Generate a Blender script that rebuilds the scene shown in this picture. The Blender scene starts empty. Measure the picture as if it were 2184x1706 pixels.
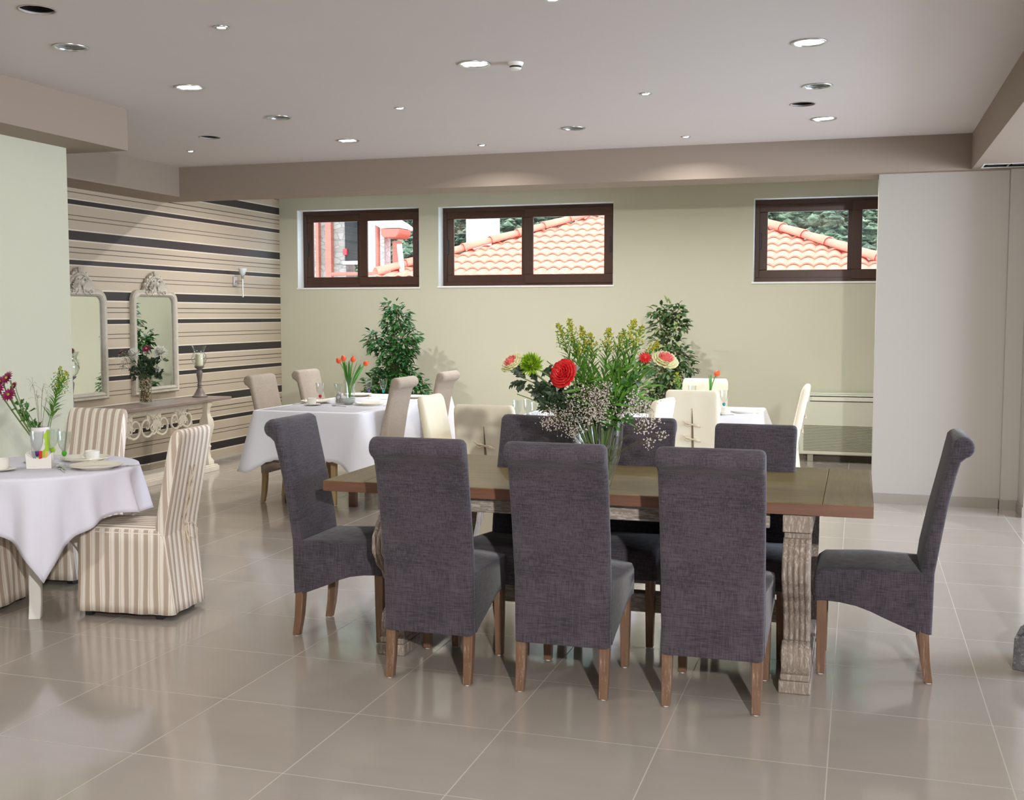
import bpy, math, random
from mathutils import Vector, Matrix
PI = math.pi
S = bpy.context.scene
C = S.collection
rnd = random.Random(7)

# ------------------------------------------------------------------ camera, sky, sun, big daylight, exposure
cam_d = bpy.data.cameras.new('camera'); cam = bpy.data.objects.new('camera', cam_d); C.objects.link(cam)
cam_d.sensor_width = 36.0; cam_d.lens = 2400.0 / 2184.0 * 36.0; cam_d.clip_start = 0.05; cam_d.clip_end = 500
YAW, PITCH, ROLL = math.radians(17.12), math.radians(4.348), math.radians(0.035)
fw = Vector((-math.sin(YAW) * math.cos(PITCH), math.cos(YAW) * math.cos(PITCH), -math.sin(PITCH)))
rt = Vector((math.cos(YAW), math.sin(YAW), 0)); up = rt.cross(fw)
r2 = rt * math.cos(ROLL) + up * math.sin(ROLL); u2 = -rt * math.sin(ROLL) + up * math.cos(ROLL)
mw = Matrix((r2, u2, -fw)).transposed().to_4x4(); mw.translation = Vector((0, 0, 1.59))
cam.matrix_world = mw
S.camera = cam
S.view_settings.view_transform = 'Standard'; S.view_settings.look = 'None'
S.view_settings.gamma = 1.0; S.view_settings.use_curve_mapping = False
S.view_settings.exposure = -0.42
S.cycles.max_bounces = 10; S.cycles.diffuse_bounces = 5; S.cycles.glossy_bounces = 4
S.cycles.transmission_bounces = 8; S.cycles.transparent_max_bounces = 12
S.cycles.sample_clamp_indirect = 6.0; S.cycles.caustics_reflective = False; S.cycles.caustics_refractive = False

W = bpy.data.worlds.new('sky'); S.world = W; W.use_nodes = True
bg = W.node_tree.nodes['Background']
bg.inputs[0].default_value = (0.70, 0.84, 1.0, 1); bg.inputs[1].default_value = 8.0

def add_light(name, kind, loc, rot, energy, color, **kw):
    d = bpy.data.lights.new(name, kind); d.energy = energy; d.color = color
    for k, v in kw.items(): setattr(d, k, v)
    o = bpy.data.objects.new(name, d); C.objects.link(o); o.location = loc; o.rotation_euler = rot
    return o
sun = add_light('sun', 'SUN', (0, 0, 20), (math.radians(33), math.radians(12), 0), 5.0, (1.0, 0.95, 0.88), angle=0.01)
# daylight pouring through the glazed doors of the room (outside the frame, right and behind)
add_light('door_daylight', 'AREA', (4.85, 7.6, 1.35), (0, math.radians(56), 0), 620, (0.74, 0.84, 1.0), shape='RECTANGLE', size=2.4, size_y=4.2)
add_light('entrance_daylight', 'AREA', (1.2, -2.95, 1.75), (math.radians(90), 0, 0), 5, (0.93, 0.95, 1.0), shape='RECTANGLE', size=.9, size_y=1.1)
add_light('entrance_lamp', 'AREA', (1.35, -1.2, 2.66), Vector((0.28, -0.94, 0.17)).to_track_quat('Z', 'Y').to_euler(), 400, (1.0, 0.98, 0.96), shape='DISK', size=0.14)
add_light('left_fill_light', 'AREA', (-3.0, 2.9, 3.0), Vector((0.35, -0.55, 0.9)).to_track_quat('Z', 'Y').to_euler(), 14, (1.0, 0.98, 0.97), shape='DISK', size=0.12, spread=math.radians(130))  # added fill, no fixture behind it: brightens the round table side
BIG_W, SMALL_W = 2.5, 2.6

# ------------------------------------------------------------------ helpers
def lin(c):
    return tuple((x / 255 / 12.92) if x / 255 <= 0.04045 else (((x / 255 + 0.055) / 1.055) ** 2.4) for x in c)

class NT:
    def __init__(s, m): s.t = m.node_tree; s.n = s.t.nodes; s.bsdf = s.n['Principled BSDF']
    def new(s, typ, **kw):
        n = s.n.new(typ)
        for k, v in kw.items(): setattr(n, k, v)
        return n
    def link(s, a, b): s.t.links.new(a, b)
    def math(s, op, a, b=None, c=None):
        n = s.new('ShaderNodeMath', operation=op)
        for i, x in enumerate((a, b, c)):
            if x is None: continue
            if isinstance(x, (int, float)): n.inputs[i].default_value = x
            else: s.link(x, n.inputs[i])
        return n.outputs[0]
    def mix(s, fac, a, b):
        n = s.new('ShaderNodeMix', data_type='RGBA')
        for i, x in ((0, fac), (6, a), (7, b)):
            if isinstance(x, (int, float)): n.inputs[i].default_value = x
            elif isinstance(x, tuple): n.inputs[i].default_value = (*x[:3], 1)
            else: s.link(x, n.inputs[i])
        return n.outputs[2]
    def coord(s, scale=(1, 1, 1), kind='Object'):
        t = s.new('ShaderNodeTexCoord'); m = s.new('ShaderNodeMapping'); m.inputs['Scale'].default_value = scale
        s.link(t.outputs[kind], m.inputs[0]); return m.outputs[0]
    def noise(s, vec, scale, detail=3, rough=0.5):
        n = s.new('ShaderNodeTexNoise'); n.inputs['Scale'].default_value = scale; n.inputs['Detail'].default_value = detail
        n.inputs['Roughness'].default_value = rough
        if vec is not None: s.link(vec, n.inputs['Vector'])
        return n.outputs['Fac']
    def ramp(s, fac, stops):
        n = s.new('ShaderNodeValToRGB'); e = n.color_ramp.elements
        while len(e) < len(stops): e.new(0.5)
        for i, (p, c) in enumerate(stops): e[i].position = p; e[i].color = (*c, 1)
        s.link(fac, n.inputs[0]); return n.outputs[0]
    def bump(s, h, strength=0.3, dist=0.01):
        b = s.new('ShaderNodeBump'); b.inputs['Strength'].default_value = strength; b.inputs['Distance'].default_value = dist
        s.link(h, b.inputs['Height']); s.link(b.outputs[0], s.bsdf.inputs['Normal'])

def pmat(name, col, rough=0.6, metal=0.0, spec=0.5, var=0.08, scale=6.0, bump=0.0, bscale=60.0, **kw):
    m = bpy.data.materials.new(name); m.use_nodes = True; t = NT(m); b = t.bsdf
    b.inputs['Roughness'].default_value = rough; b.inputs['Metallic'].default_value = metal
    b.inputs['Specular IOR Level'].default_value = spec
    for k, v in kw.items(): b.inputs[k.replace('_', ' ')].default_value = v
    if var > 0:
        f = t.noise(t.coord(), scale)
        c = t.mix(f, tuple(x * (1 - var) for x in col), tuple(min(1, x * (1 + var)) for x in col))
        t.link(c, b.inputs['Base Color'])
    else: b.inputs['Base Color'].default_value = (*col, 1)
    if bump > 0: t.bump(t.noise(t.coord(), bscale, 4), bump, 0.004)
    return m

def weave(name, c1, c2, rough=0.95, s=260.0):
    m = bpy.data.materials.new(name); m.use_nodes = True; t = NT(m)
    a = t.noise(t.coord((s, s, s * 0.07)), 1.0, 2); b = t.noise(t.coord((s * 0.07, s * 0.07, s)), 1.0, 2)
    f = t.math('MULTIPLY_ADD', a, 0.5, t.math('MULTIPLY', b, 0.5))
    l = t.noise(t.coord(), 5.0, 2)
    f2 = t.math('MULTIPLY_ADD', l, 0.35, t.math('MULTIPLY', f, 1.0))
    f3 = t.math('SUBTRACT', t.math('MULTIPLY', f2, 3.2), 1.65)
    f3c = t.new('ShaderNodeClamp'); t.link(f3, f3c.inputs[0])
    t.link(t.mix(f3c.outputs[0], c1, c2), t.bsdf.inputs['Base Color'])
    t.bsdf.inputs['Roughness'].default_value = rough; t.bsdf.inputs['Specular IOR Level'].default_value = 0.2
    t.bsdf.inputs['Sheen Weight'].default_value = 0.15
    t.bump(f, 0.25, 0.002)
    return m

def striped_fabric(name, period, cream, taupe, mid):
    m = bpy.data.materials.new(name); m.use_nodes = True; t = NT(m)
    tc = t.new('ShaderNodeTexCoord'); sp = t.new('ShaderNodeSeparateXYZ'); t.link(tc.outputs['Object'], sp.inputs[0])
    sn = t.new('ShaderNodeSeparateXYZ'); t.link(tc.outputs['Normal'], sn.inputs[0])
    side = t.math('GREATER_THAN', t.math('ABSOLUTE', sn.outputs[0]), 0.72)
    u = t.math('ADD', t.math('MULTIPLY', sp.outputs[0], t.math('SUBTRACT', 1.0, side)), t.math('MULTIPLY', sp.outputs[1], side))
    fr = t.math('FRACT', t.math('ADD', t.math('DIVIDE', u, period), 50.13))
    n = t.new('ShaderNodeValToRGB'); n.color_ramp.interpolation = 'CONSTANT'; e = n.color_ramp.elements
    stops = [(0, cream), (0.30, mid), (0.37, cream), (0.5, taupe), (0.93, mid)]
    while len(e) < len(stops): e.new(0.5)
    for i, (p, c) in enumerate(stops): e[i].position = p; e[i].color = (*c, 1)
    t.link(fr, n.inputs[0]); t.link(n.outputs[0], t.bsdf.inputs['Base Color'])
    t.bsdf.inputs['Roughness'].default_value = 0.95; t.bsdf.inputs['Specular IOR Level'].default_value = 0.15
    t.bump(t.noise(t.coord((1, 1, 0.4)), 14.0, 3), 0.35, 0.02)
    return m

def glass(name, col=(1, 1, 1), rough=0.0, ior=1.45, thin=False):
    m = bpy.data.materials.new(name); m.use_nodes = True; t = NT(m); b = t.bsdf
    b.inputs['Base Color'].default_value = (*col, 1); b.inputs['Roughness'].default_value = rough
    b.inputs['Transmission Weight'].default_value = 1.0; b.inputs['IOR'].default_value = ior
    return m

def emis(name, col, strength):
    m = bpy.data.materials.new(name); m.use_nodes = True; b = m.node_tree.nodes['Principled BSDF']
    b.inputs['Base Color'].default_value = (*col, 1); b.inputs['Emission Color'].default_value = (*col, 1)
    b.inputs['Emission Strength'].default_value = strength
    return m

class MB:
    def __init__(s): s.v = []; s.f = []; s.m = []
    def add(s, vs, fs, m=0):
        o = len(s.v); s.v += [tuple(v) for v in vs]; s.f += [tuple(i + o for i in f) for f in fs]; s.m += [m] * len(fs); return s
    def box(s, x0, x1, y0, y1, z0, z1, m=0):
        v = [(x, y, z) for x in (x0, x1) for y in (y0, y1) for z in (z0, z1)]
        return s.add(v, [(0, 1, 3, 2), (4, 6, 7, 5), (0, 4, 5, 1), (2, 3, 7, 6), (0, 2, 6, 4), (1, 5, 7, 3)], m)
    def prism(s, poly, axis, a, b, m=0):           # poly in the other two axes, extruded along axis
        def P(p, w): return (w, p[0], p[1]) if axis == 0 else ((p[0], w, p[1]) if axis == 1 else (p[0], p[1], w))
        n = len(poly); v = [P(p, a) for p in poly] + [P(p, b) for p in poly]
        fs = [tuple(range(n)), tuple(range(2 * n - 1, n - 1, -1))] + [(i, i + n, (i + 1) % n + n, (i + 1) % n) for i in range(n)]
        return s.add(v, fs, m)
    def loft(s, rings, m=0, cap=True, closed=True):
        n = len(rings[0]); v = [p for r in rings for p in r]; fs = []
        for k in range(len(rings) - 1):
            for i in range(n if closed else n - 1):
                j = (i + 1) % n; fs.append((k * n + i, k * n + j, (k + 1) * n + j, (k + 1) * n + i))
        if cap: fs += [tuple(range(n - 1, -1, -1)), tuple(range((len(rings) - 1) * n, len(rings) * n))]
        return s.add(v, fs, m)
    def lathe(s, prof, n=24, c=(0, 0, 0), m=0, cap=True, rot=0.0, sx=1.0, sy=1.0):
        rings = [[(c[0] + sx * r * math.cos(rot + 2 * PI * i / n), c[1] + sy * r * math.sin(rot + 2 * PI * i / n), c[2] + z) for i in range(n)] for r, z in prof]
        return s.loft(rings, m, cap)
    def tube(s, pts, r, n=8, m=0, cap=True):
        P = [Vector(p) for p in pts]; rings = []; prev = None
        for i, p in enumerate(P):
            d = (P[min(i + 1, len(P) - 1)] - P[max(i - 1, 0)])
            if d.length < 1e-9: d = Vector((0, 0, 1))
            d.normalize()
            a = prev if prev else (Vector((0, 0, 1)) if abs(d.z) < 0.9 else Vector((1, 0, 0)))
            a = (a - d * a.dot(d)).normalized(); prev = a; b = d.cross(a)
            rr = r[i] if isinstance(r, (list, tuple)) else r
            rings.append([p + (a * math.cos(2 * PI * k / n) + b * math.sin(2 * PI * k / n)) * rr for k in range(n)])
        return s.loft(rings, m, cap)
    def leaf(s, p, d, nrm, L, Wd, droop=0.15, m=0, fold=0.15):
        p = Vector(p); d = Vector(d).normalized(); nrm = Vector(nrm); nrm = nrm - d * nrm.dot(d)
        if nrm.length < 1e-4: nrm = d.orthogonal()
        nrm.normalize(); sd = d.cross(nrm)
        q = [p, p + d * L * .35 - sd * Wd * .5 + nrm * Wd * fold, p + d * L * .38, p + d * L * .35 + sd * Wd * .5 + nrm * Wd * fold,
             p + d * L * .72 - sd * Wd * .36 - nrm * L * droop * .5 + nrm * Wd * fold, p + d * L * .74 - nrm * L * droop * .5, p + d * L * .72 + sd * Wd * .36 - nrm * L * droop * .5 + nrm * Wd * fold,
             p + d * L - nrm * L * droop]
        return s.add(q, [(0, 1, 2), (0, 2, 3), (1, 4, 5, 2), (2, 5, 6, 3), (4, 7, 5), (5, 7, 6)], m)
    def ball(s, c, r, n=8, k=5, m=0, sz=1.0):
        prof = [(max(1e-4, r * math.sin(PI * i / k)), -r * sz * math.cos(PI * i / k)) for i in range(k + 1)]
        return s.lathe(prof, n, c, m)
    def build(s, name, mats, parent=None, bevel=0, seg=2, smooth=35, solid=0, sub=0):
        me = bpy.data.meshes.new(name); me.from_pydata(s.v, [], s.f)
        if not isinstance(mats, (list, tuple)): mats = [mats]
        for mt in mats: me.materials.append(mt)
        if len(mats) > 1: me.polygons.foreach_set('material_index', s.m)
        me.validate(); me.update()
        if smooth:
            me.shade_smooth()
            try: me.set_sharp_from_angle(angle=math.radians(smooth))
            except Exception: pass
        o = bpy.data.objects.new(name, me); C.objects.link(o)
        if parent is not None: o.parent = parent
        if solid: md = o.modifiers.new('solid', 'SOLIDIFY'); md.thickness = solid; md.offset = 0
        if bevel:
            md = o.modifiers.new('bevel', 'BEVEL'); md.width = bevel; md.segments = seg; md.limit_method = 'ANGLE'; md.angle_limit = math.radians(40)
            md.harden_normals = False
        if sub: md = o.modifiers.new('sub', 'SUBSURF'); md.levels = sub; md.render_levels = sub
        return o

def thing(name, label, cat, loc=(0, 0, 0), rz=0.0, group=None):
    o = bpy.data.objects.new(name, None); C.objects.link(o); o.location = loc; o.rotation_euler = (0, 0, rz)
    return tag(o, label, cat, group)
def tag(o, label=None, cat=None, group=None, kind=None):
    if label: o['label'] = label
    if cat: o['category'] = cat
    if group: o['group'] = group
    if kind: o['kind'] = kind
    return o
def struct(o): o['kind'] = 'structure'; return o
def copy_tree(o, parent=None):
    c = o.copy(); C.objects.link(c)
    if parent is not None: c.parent = parent
    for ch in list(o.children): copy_tree(ch, c)
    return c
def place(src, used, loc, rz, label, group=None, scale=None):
    o = src if not used else copy_tree(src)
    o.location = loc; o.rotation_euler = (0, 0, rz)
    if scale: o.scale = (scale,) * 3
    tag(o, label, None, group); return o

# ------------------------------------------------------------------ materials
def wall_paint(name, col, bump=0.05):
    return pmat(name, col, rough=0.75, spec=0.25, var=0.02, scale=1.5, bump=bump, bscale=180)
M_WALL = wall_paint('sage_paint', lin((199, 198, 177)))
M_WALLW = wall_paint('warm_white_paint', lin((180, 174, 166)))
M_BEAM = wall_paint('taupe_paint', lin((152, 138, 125)))
M_CEIL = wall_paint('ceiling_paint', lin((212, 205, 202)), 0.02)
M_REVEAL = wall_paint('reveal_paint', lin((236, 236, 232)))
M_SKIRT = pmat('skirting_tile', lin((148, 140, 130)), rough=0.35, var=0.04)
M_WHITE = pmat('white_enamel', lin((235, 232, 226)), rough=0.4, var=0.02)
M_STEEL = pmat('brushed_steel', (0.62, 0.62, 0.62), rough=0.3, metal=1.0, var=0.03)
M_CUTL = pmat('polished_steel', (0.75, 0.75, 0.76), rough=0.15, metal=1.0, var=0.0)
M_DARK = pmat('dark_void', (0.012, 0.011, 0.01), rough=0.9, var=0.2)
M_PVC = pmat('walnut_window_profile', lin((70, 44, 32)), rough=0.35, var=0.15, scale=20)
def thin_glass(name, tint=(0.93, 0.95, 0.95), rough=0.02, ior=1.45):
    m = bpy.data.materials.new(name); m.use_nodes = True; t = NT(m); tr = t.new('ShaderNodeBsdfTransparent'); gl = t.new('ShaderNodeBsdfGlossy'); gl.inputs['Roughness'].default_value = rough
    tr.inputs[0].default_value = (*tint, 1)
    lw = t.new('ShaderNodeLayerWeight'); lw.inputs[0].default_value = 0.5
    fr_ = t.math('MULTIPLY_ADD', t.math('POWER', lw.outputs['Facing'], 3.5), 0.75 * (ior - 1) / 0.6, 0.05)
    mx = t.new('ShaderNodeMixShader'); t.link(fr_, mx.inputs[0]); t.link(tr.outputs[0], mx.inputs[1]); t.link(gl.outputs[0], mx.inputs[2])
    t.link(mx.outputs[0], t.n['Material Output'].inputs[0]); return m
M_PANE = thin_glass('window_glass'); M_GLASS = thin_glass('clear_glass', (0.95, 0.97, 0.965), 0.03, 1.6)

# floor: 60 cm porcelain tiles with fine joints
M_FLOOR = bpy.data.materials.new('porcelain_floor'); M_FLOOR.use_nodes = True
def _floor():
    t = NT(M_FLOOR); tc = t.new('ShaderNodeTexCoord'); sp = t.new('ShaderNodeSeparateXYZ'); t.link(tc.outputs['Object'], sp.inputs[0])
    def cell(o, off, size):
        q = t.math('DIVIDE', t.math('SUBTRACT', o, off), size)
        fr = t.math('FRACT', t.math('ADD', q, 100.0))
        d = t.math('MULTIPLY', t.math('MINIMUM', fr, t.math('SUBTRACT', 1.0, fr)), size)
        return d, t.math('FLOOR', t.math('ADD', q, 100.0))
    dx, ix = cell(sp.outputs[0], -0.073, 0.602); dy, iy = cell(sp.outputs[1], 4.008, 0.611)
    j = t.math('LESS_THAN', t.math('MINIMUM', dx, dy), 0.0021)
    wn = t.new('ShaderNodeTexWhiteNoise', noise_dimensions='2D'); cb = t.new('ShaderNodeCombineXYZ'); t.link(ix, cb.inputs[0]); t.link(iy, cb.inputs[1]); t.link(cb.outputs[0], wn.inputs[0])
    n1 = t.noise(t.coord((1, 5, 1)), 1.6, 5, 0.6); n2 = t.noise(t.coord((1, 1, 1)), 9.0, 4)
    f = t.math('ADD', t.math('MULTIPLY', n1, 0.45), t.math('ADD', t.math('MULTIPLY', n2, 0.2), t.math('MULTIPLY', wn.outputs[0], 0.35)))
    base = t.mix(f, lin((158, 149, 139)), lin((176, 167, 157)))
    t.link(t.mix(j, base, lin((184, 176, 163))), t.bsdf.inputs['Base Color'])
    r = t.math('MULTIPLY_ADD', n2, 0.08, 0.07)
    t.link(t.math('ADD', r, t.math('MULTIPLY', j, 0.5)), t.bsdf.inputs['Roughness'])
    t.bsdf.inputs['Specular IOR Level'].default_value = 1.0
    h = t.math('ADD', t.math('MULTIPLY', n2, 0.02), t.math('SUBTRACT', 1.0, j)); t.bump(h, 0.25, 0.001)
_floor()

# striped wallpaper: repeat of 0.554 m
M_PAPER = bpy.data.materials.new('striped_wallpaper'); M_PAPER.use_nodes = True
def _paper():
    t = NT(M_PAPER); tc = t.new('ShaderNodeTexCoord'); sp = t.new('ShaderNodeSeparateXYZ'); t.link(tc.outputs['Object'], sp.inputs[0])
    fr = t.math('FRACT', t.math('ADD', t.math('DIVIDE', t.math('SUBTRACT', 2.913, sp.outputs[2]), 0.5537), 20.0))
    n = t.new('ShaderNodeValToRGB'); n.color_ramp.interpolation = 'CONSTANT'; e = n.color_ramp.elements
    bk, tp, cr, ln = lin((44, 38, 38)), lin((184, 169, 148)), lin((214, 204, 186)), lin((70, 60, 54))
    stops = [(0, bk), (.150, cr), (.172, tp), (.268, ln), (.283, tp), (.352, ln), (.367, tp), (.462, cr), (.482, bk), (.560, cr), (.578, tp), (.738, ln), (.750, tp), (.810, ln), (.822, tp), (.975, cr)]
    while len(e) < len(stops): e.new(0.5)
    for i, (p, c) in enumerate(stops): e[i].position = p; e[i].color = (*c, 1)
    t.link(fr, n.inputs[0]); t.link(n.outputs[0], t.bsdf.inputs['Base Color'])
    t.bsdf.inputs['Roughness'].default_value = 0.42; t.bsdf.inputs['Specular IOR Level'].default_value = 0.45
    t.bump(t.noise(t.coord(), 200, 2), 0.05, 0.001)
_paper()

def wood(name, c1, c2, axis=0, rough=0.5, white=None, ws=0.5, wf=1.3):
    m = bpy.data.materials.new(name); m.use_nodes = True; t = NT(m)
    sc = [55, 55, 55]; sc[axis] = 3.0
    a = t.noise(t.coord(tuple(sc)), 1.0, 5, 0.65); b = t.noise(t.coord(), 3.0, 3)
    f = t.math('MULTIPLY_ADD', b, 0.5, t.math('MULTIPLY', a, 0.6))
    col = t.ramp(f, [(0.32, c1), (0.72, c2)])
    if white:
        w = t.noise(t.coord(tuple(x * wf * (3 if x < 5 and wf > 2 else 1) for x in sc)), 1.0, 6, 0.75)
        k = t.ramp(w, [(ws, (0, 0, 0)), (ws + 0.12, (1, 1, 1))]); col = t.mix(k, col, white)
    t.link(col, t.bsdf.inputs['Base Color']); t.bsdf.inputs['Roughness'].default_value = rough
    t.bump(a, 0.3, 0.002); return m
M_TOP = wood('weathered_elm_top', lin((98, 84, 50)), lin((138, 122, 80)), 0, 0.42)
M_TOPY = wood('weathered_elm_breadboard', lin((96, 83, 54)), lin((134, 120, 84)), 1, 0.42)
M_EDGE = wood('reddish_elm_edge', lin((92, 60, 46)), lin((124, 86, 66)), 0, 0.5)
M_LIME = wood('limed_grey_wood', lin((118, 104, 94)), lin((152, 138, 126)), 2, 0.7, lin((188, 176, 164)), 0.50, 2.2)
M_LIMEX = wood('limed_grey_apron', lin((128, 116, 106)), lin((160, 148, 136)), 0, 0.7, lin((196, 186, 176)), 0.46, 2.2)
M_LEG = wood('cerused_oak_leg', lin((98, 70, 50)), lin((132, 100, 76)), 2, 0.55, lin((168, 150, 132)), 0.56)
M_LEGL = wood('pale_oak_leg', lin((168, 138, 96)), lin((198, 170, 126)), 2, 0.5)
M_CHAR = weave('charcoal_linen', lin((54, 49, 56)), lin((88, 81, 88)))
M_TAUPE = weave('taupe_velvet', lin((152, 138, 124)), lin((172, 158, 142)), 0.9, 400)
M_CREAM = pmat('cream_cotton', lin((232, 223, 200)), rough=0.95, spec=0.15, var=0.05, scale=4, bump=0.35, bscale=18)
M_STRIPE = striped_fabric('ticking_stripe', 0.056, lin((242, 234, 222)), lin((192, 174, 158)), lin((218, 202, 186)))
M_CLOTH = pmat('white_tablecloth', lin((232, 232, 240)), rough=0.9, spec=0.2, var=0.02, scale=4, bump=0.2, bscale=12)
M_CORD = pmat('cotton_cord', lin((216, 200, 176)), rough=0.9, var=0.05)
M_PORC = pmat('white_porcelain', lin((238, 236, 228)), rough=0.12, spec=0.6, var=0.0)
M_PLATE = pmat('ivory_porcelain', lin((228, 222, 206)), rough=0.12, spec=0.6, var=0.0)
M_BLACK = pmat('black_leg_paint', (0.02, 0.02, 0.022), rough=0.4, var=0.1)

# ------------------------------------------------------------------ the room shell
XL, YB, ZC, ZB = -6.96, 12.71, 3.04, 2.75
struct(MB().box(-7.2, 5.2, -3.2, 13.0, -0.1, 0.0).build('floor', M_FLOOR, smooth=0))
# ceiling slab with real round cut-outs
holes = []   # (x, y, r)
BIGL = [(-4.14, 6.41), (-2.17, 6.30), (-0.29, 6.33), (-4.13, 8.73), (-0.29, 8.79)]
BIGO = [(-4.14, 5.27), (-4.13, 7.56), (-2.17, 8.66), (-0.29, 7.53)]
HOLE = [(-3.79, 4.59), (-5.14, 8.24), (-0.41, 8.15)]
SML = [(-3.12, 5.13), (-1.385, 5.13), (-3.13, 7.47), (-1.38, 7.46), (-5.73, 8.87), (-3.13, 9.28), (-1.39, 9.33)]
UNSEEN_BIG = [(-2.17, 3.1), (-0.29, 3.9), (1.9, 5.0), (0.1, 1.4)]
UNSEEN_SML = [(-1.385, 2.8), (-3.12, 2.8), (0.5, 2.6), (-5.6, 10.75), (-3.9, 10.75), (-2.2, 10.75), (-0.5, 10.75)]
RB, RH, RS = 0.097, 0.085, 0.040
for p in BIGL + BIGO + UNSEEN_BIG: holes.append((*p, RB - 0.014))
for p in HOLE: holes.append((*p, RH))
for p in SML + UNSEEN_SML: holes.append((*p, RS - 0.008))
def ceiling():
    slab = MB().box(-7.2, 5.2, -3.2, 13.0, ZC, ZC + 0.010).build('ceiling', M_CEIL, smooth=0)
    cut = MB()
    for x, y, r in holes: cut.lathe([(r, -0.1), (r, 0.2)], 32, (x, y, ZC))
    co = cut.build('cutter', M_CEIL, smooth=0)
    md = slab.modifiers.new('b', 'BOOLEAN'); md.object = co; md.operation = 'DIFFERENCE'; md.solver = 'EXACT'
    dg = bpy.context.evaluated_depsgraph_get(); me = bpy.data.meshes.new_from_object(slab.evaluated_get(dg))
    slab.modifiers.clear(); slab.data = me
    bpy.data.objects.remove(co, do_unlink=True)
    struct(slab)
ceiling()
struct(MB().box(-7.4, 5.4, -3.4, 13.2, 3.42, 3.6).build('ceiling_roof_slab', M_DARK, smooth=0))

def wall_with_openings(name, x0, x1, y0, y1, z1, ops, m, mr=None):
    b = MB(); xs = x0
    for (a, c, zb, zt) in ops:
        b.box(xs, a, y0, y1, 0, z1); b.box(a, c, y0, y1, 0, zb); b.box(a, c, y0, y1, zt, z1); xs = c
    b.box(xs, x1, y0, y1, 0, z1)
    return struct(b.build(name, m, smooth=0))
WIN = [(-6.715, -5.085, 1.915, 2.875), (-4.84, -2.705, 1.925, 2.87), (-1.137, 1.0, 1.945, 2.86)]
wall_with_openings('wall_back', -7.2, 5.2, YB, YB + 0.32, 3.45, WIN, M_WALL)
struct(MB().box(XL - 0.25, XL, 6.6, YB, 0, 3.45).build('wall_striped', M_PAPER, smooth=0))
struct(MB().box(-7.2, -5.34, -3.2, 6.72, 0, ZC).build('wall_left', M_WALL, smooth=0))
# glazed doors on the right and behind the camera, off frame
b = MB(); b.box(5.0, 5.2, -3.2, 5.5, 0, 3.45); b.box(5.0, 5.2, 9.7, 13.0, 0, 3.45); b.box(5.0, 5.2, 5.5, 9.7, 2.55, 3.45)
struct(b.build('wall_right', M_WALLW, smooth=0))
b = MB(); b.box(-7.2, 0.8, -3.2, -3.0, 0, 3.45); b.box(1.7, 5.0, -3.2, -3.0, 0, 3.45); b.box(0.8, 1.7, -3.2, -3.0, 2.3, 3.45); b.box(0.8, 1.7, -3.2, -3.0, 0, 1.2)
struct(b.build('wall_front', M_WALLW, smooth=0))
# partition and stepped pier on the right
b = MB(); b.box(0.13, 1.13, 9.93, 10.36, 0, ZB); b.box(1.13, 1.262, 9.86, 10.36, 0, ZB); b.box(1.262, 1.42, 9.53, 10.36, 0, ZB); b.box(1.42, 5.0, 9.53, 10.36, 0, ZB)
struct(b.build('wall_partition', M_WALLW, smooth=0))
b = MB(); h = 0.085
b.box(0.118, 1.122, 9.918, 9.93, 0, h); b.box(1.122, 1.252, 9.848, 9.86, 0, h); b.box(1.25, 1.262, 9.518, 9.86, 0, h); b.box(1.262, 5.0, 9.518, 9.53, 0, h); b.box(0.118, 0.13, 9.918, 10.36, 0, h)
struct(b.build('baseboard_partition', M_SKIRT, smooth=0))
struct(MB().box(XL, 5.0, YB - 0.012, YB, 0, 0.075).build('baseboard_back', pmat('dark_skirting', lin((118, 106, 90)), .4), smooth=0))
struct(MB().box(-5.34, -5.328, -3.0, 6.72, 0, 0.075).build('baseboard_left', M_SKIRT, smooth=0))
# dropped beams
struct(MB().box(-6.48, 0.83, 9.82, 10.26, ZB, ZC).build('trim_1', M_BEAM, smooth=0))
struct(MB().box(XL, -6.48, 6.96, 10.26, ZB, ZC).build('trim_2', M_BEAM, smooth=0))
struct(MB().box(XL, -5.007, -3.0, 6.96, ZB, ZC).build('trim_3', M_BEAM, smooth=0))
b = MB(); b.box(0.83, 5.0, -3.0, 9.50, ZB, ZC); b.box(0.83, 0.89, 9.50, 9.74, ZB, ZC); b.box(1.27, 5.0, 9.50, 9.74, ZB, ZC); b.box(0.83, 5.0, 9.74, 10.36, ZB, ZC)
struct(b.build('trim_4', M_BEAM, smooth=0))

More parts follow.
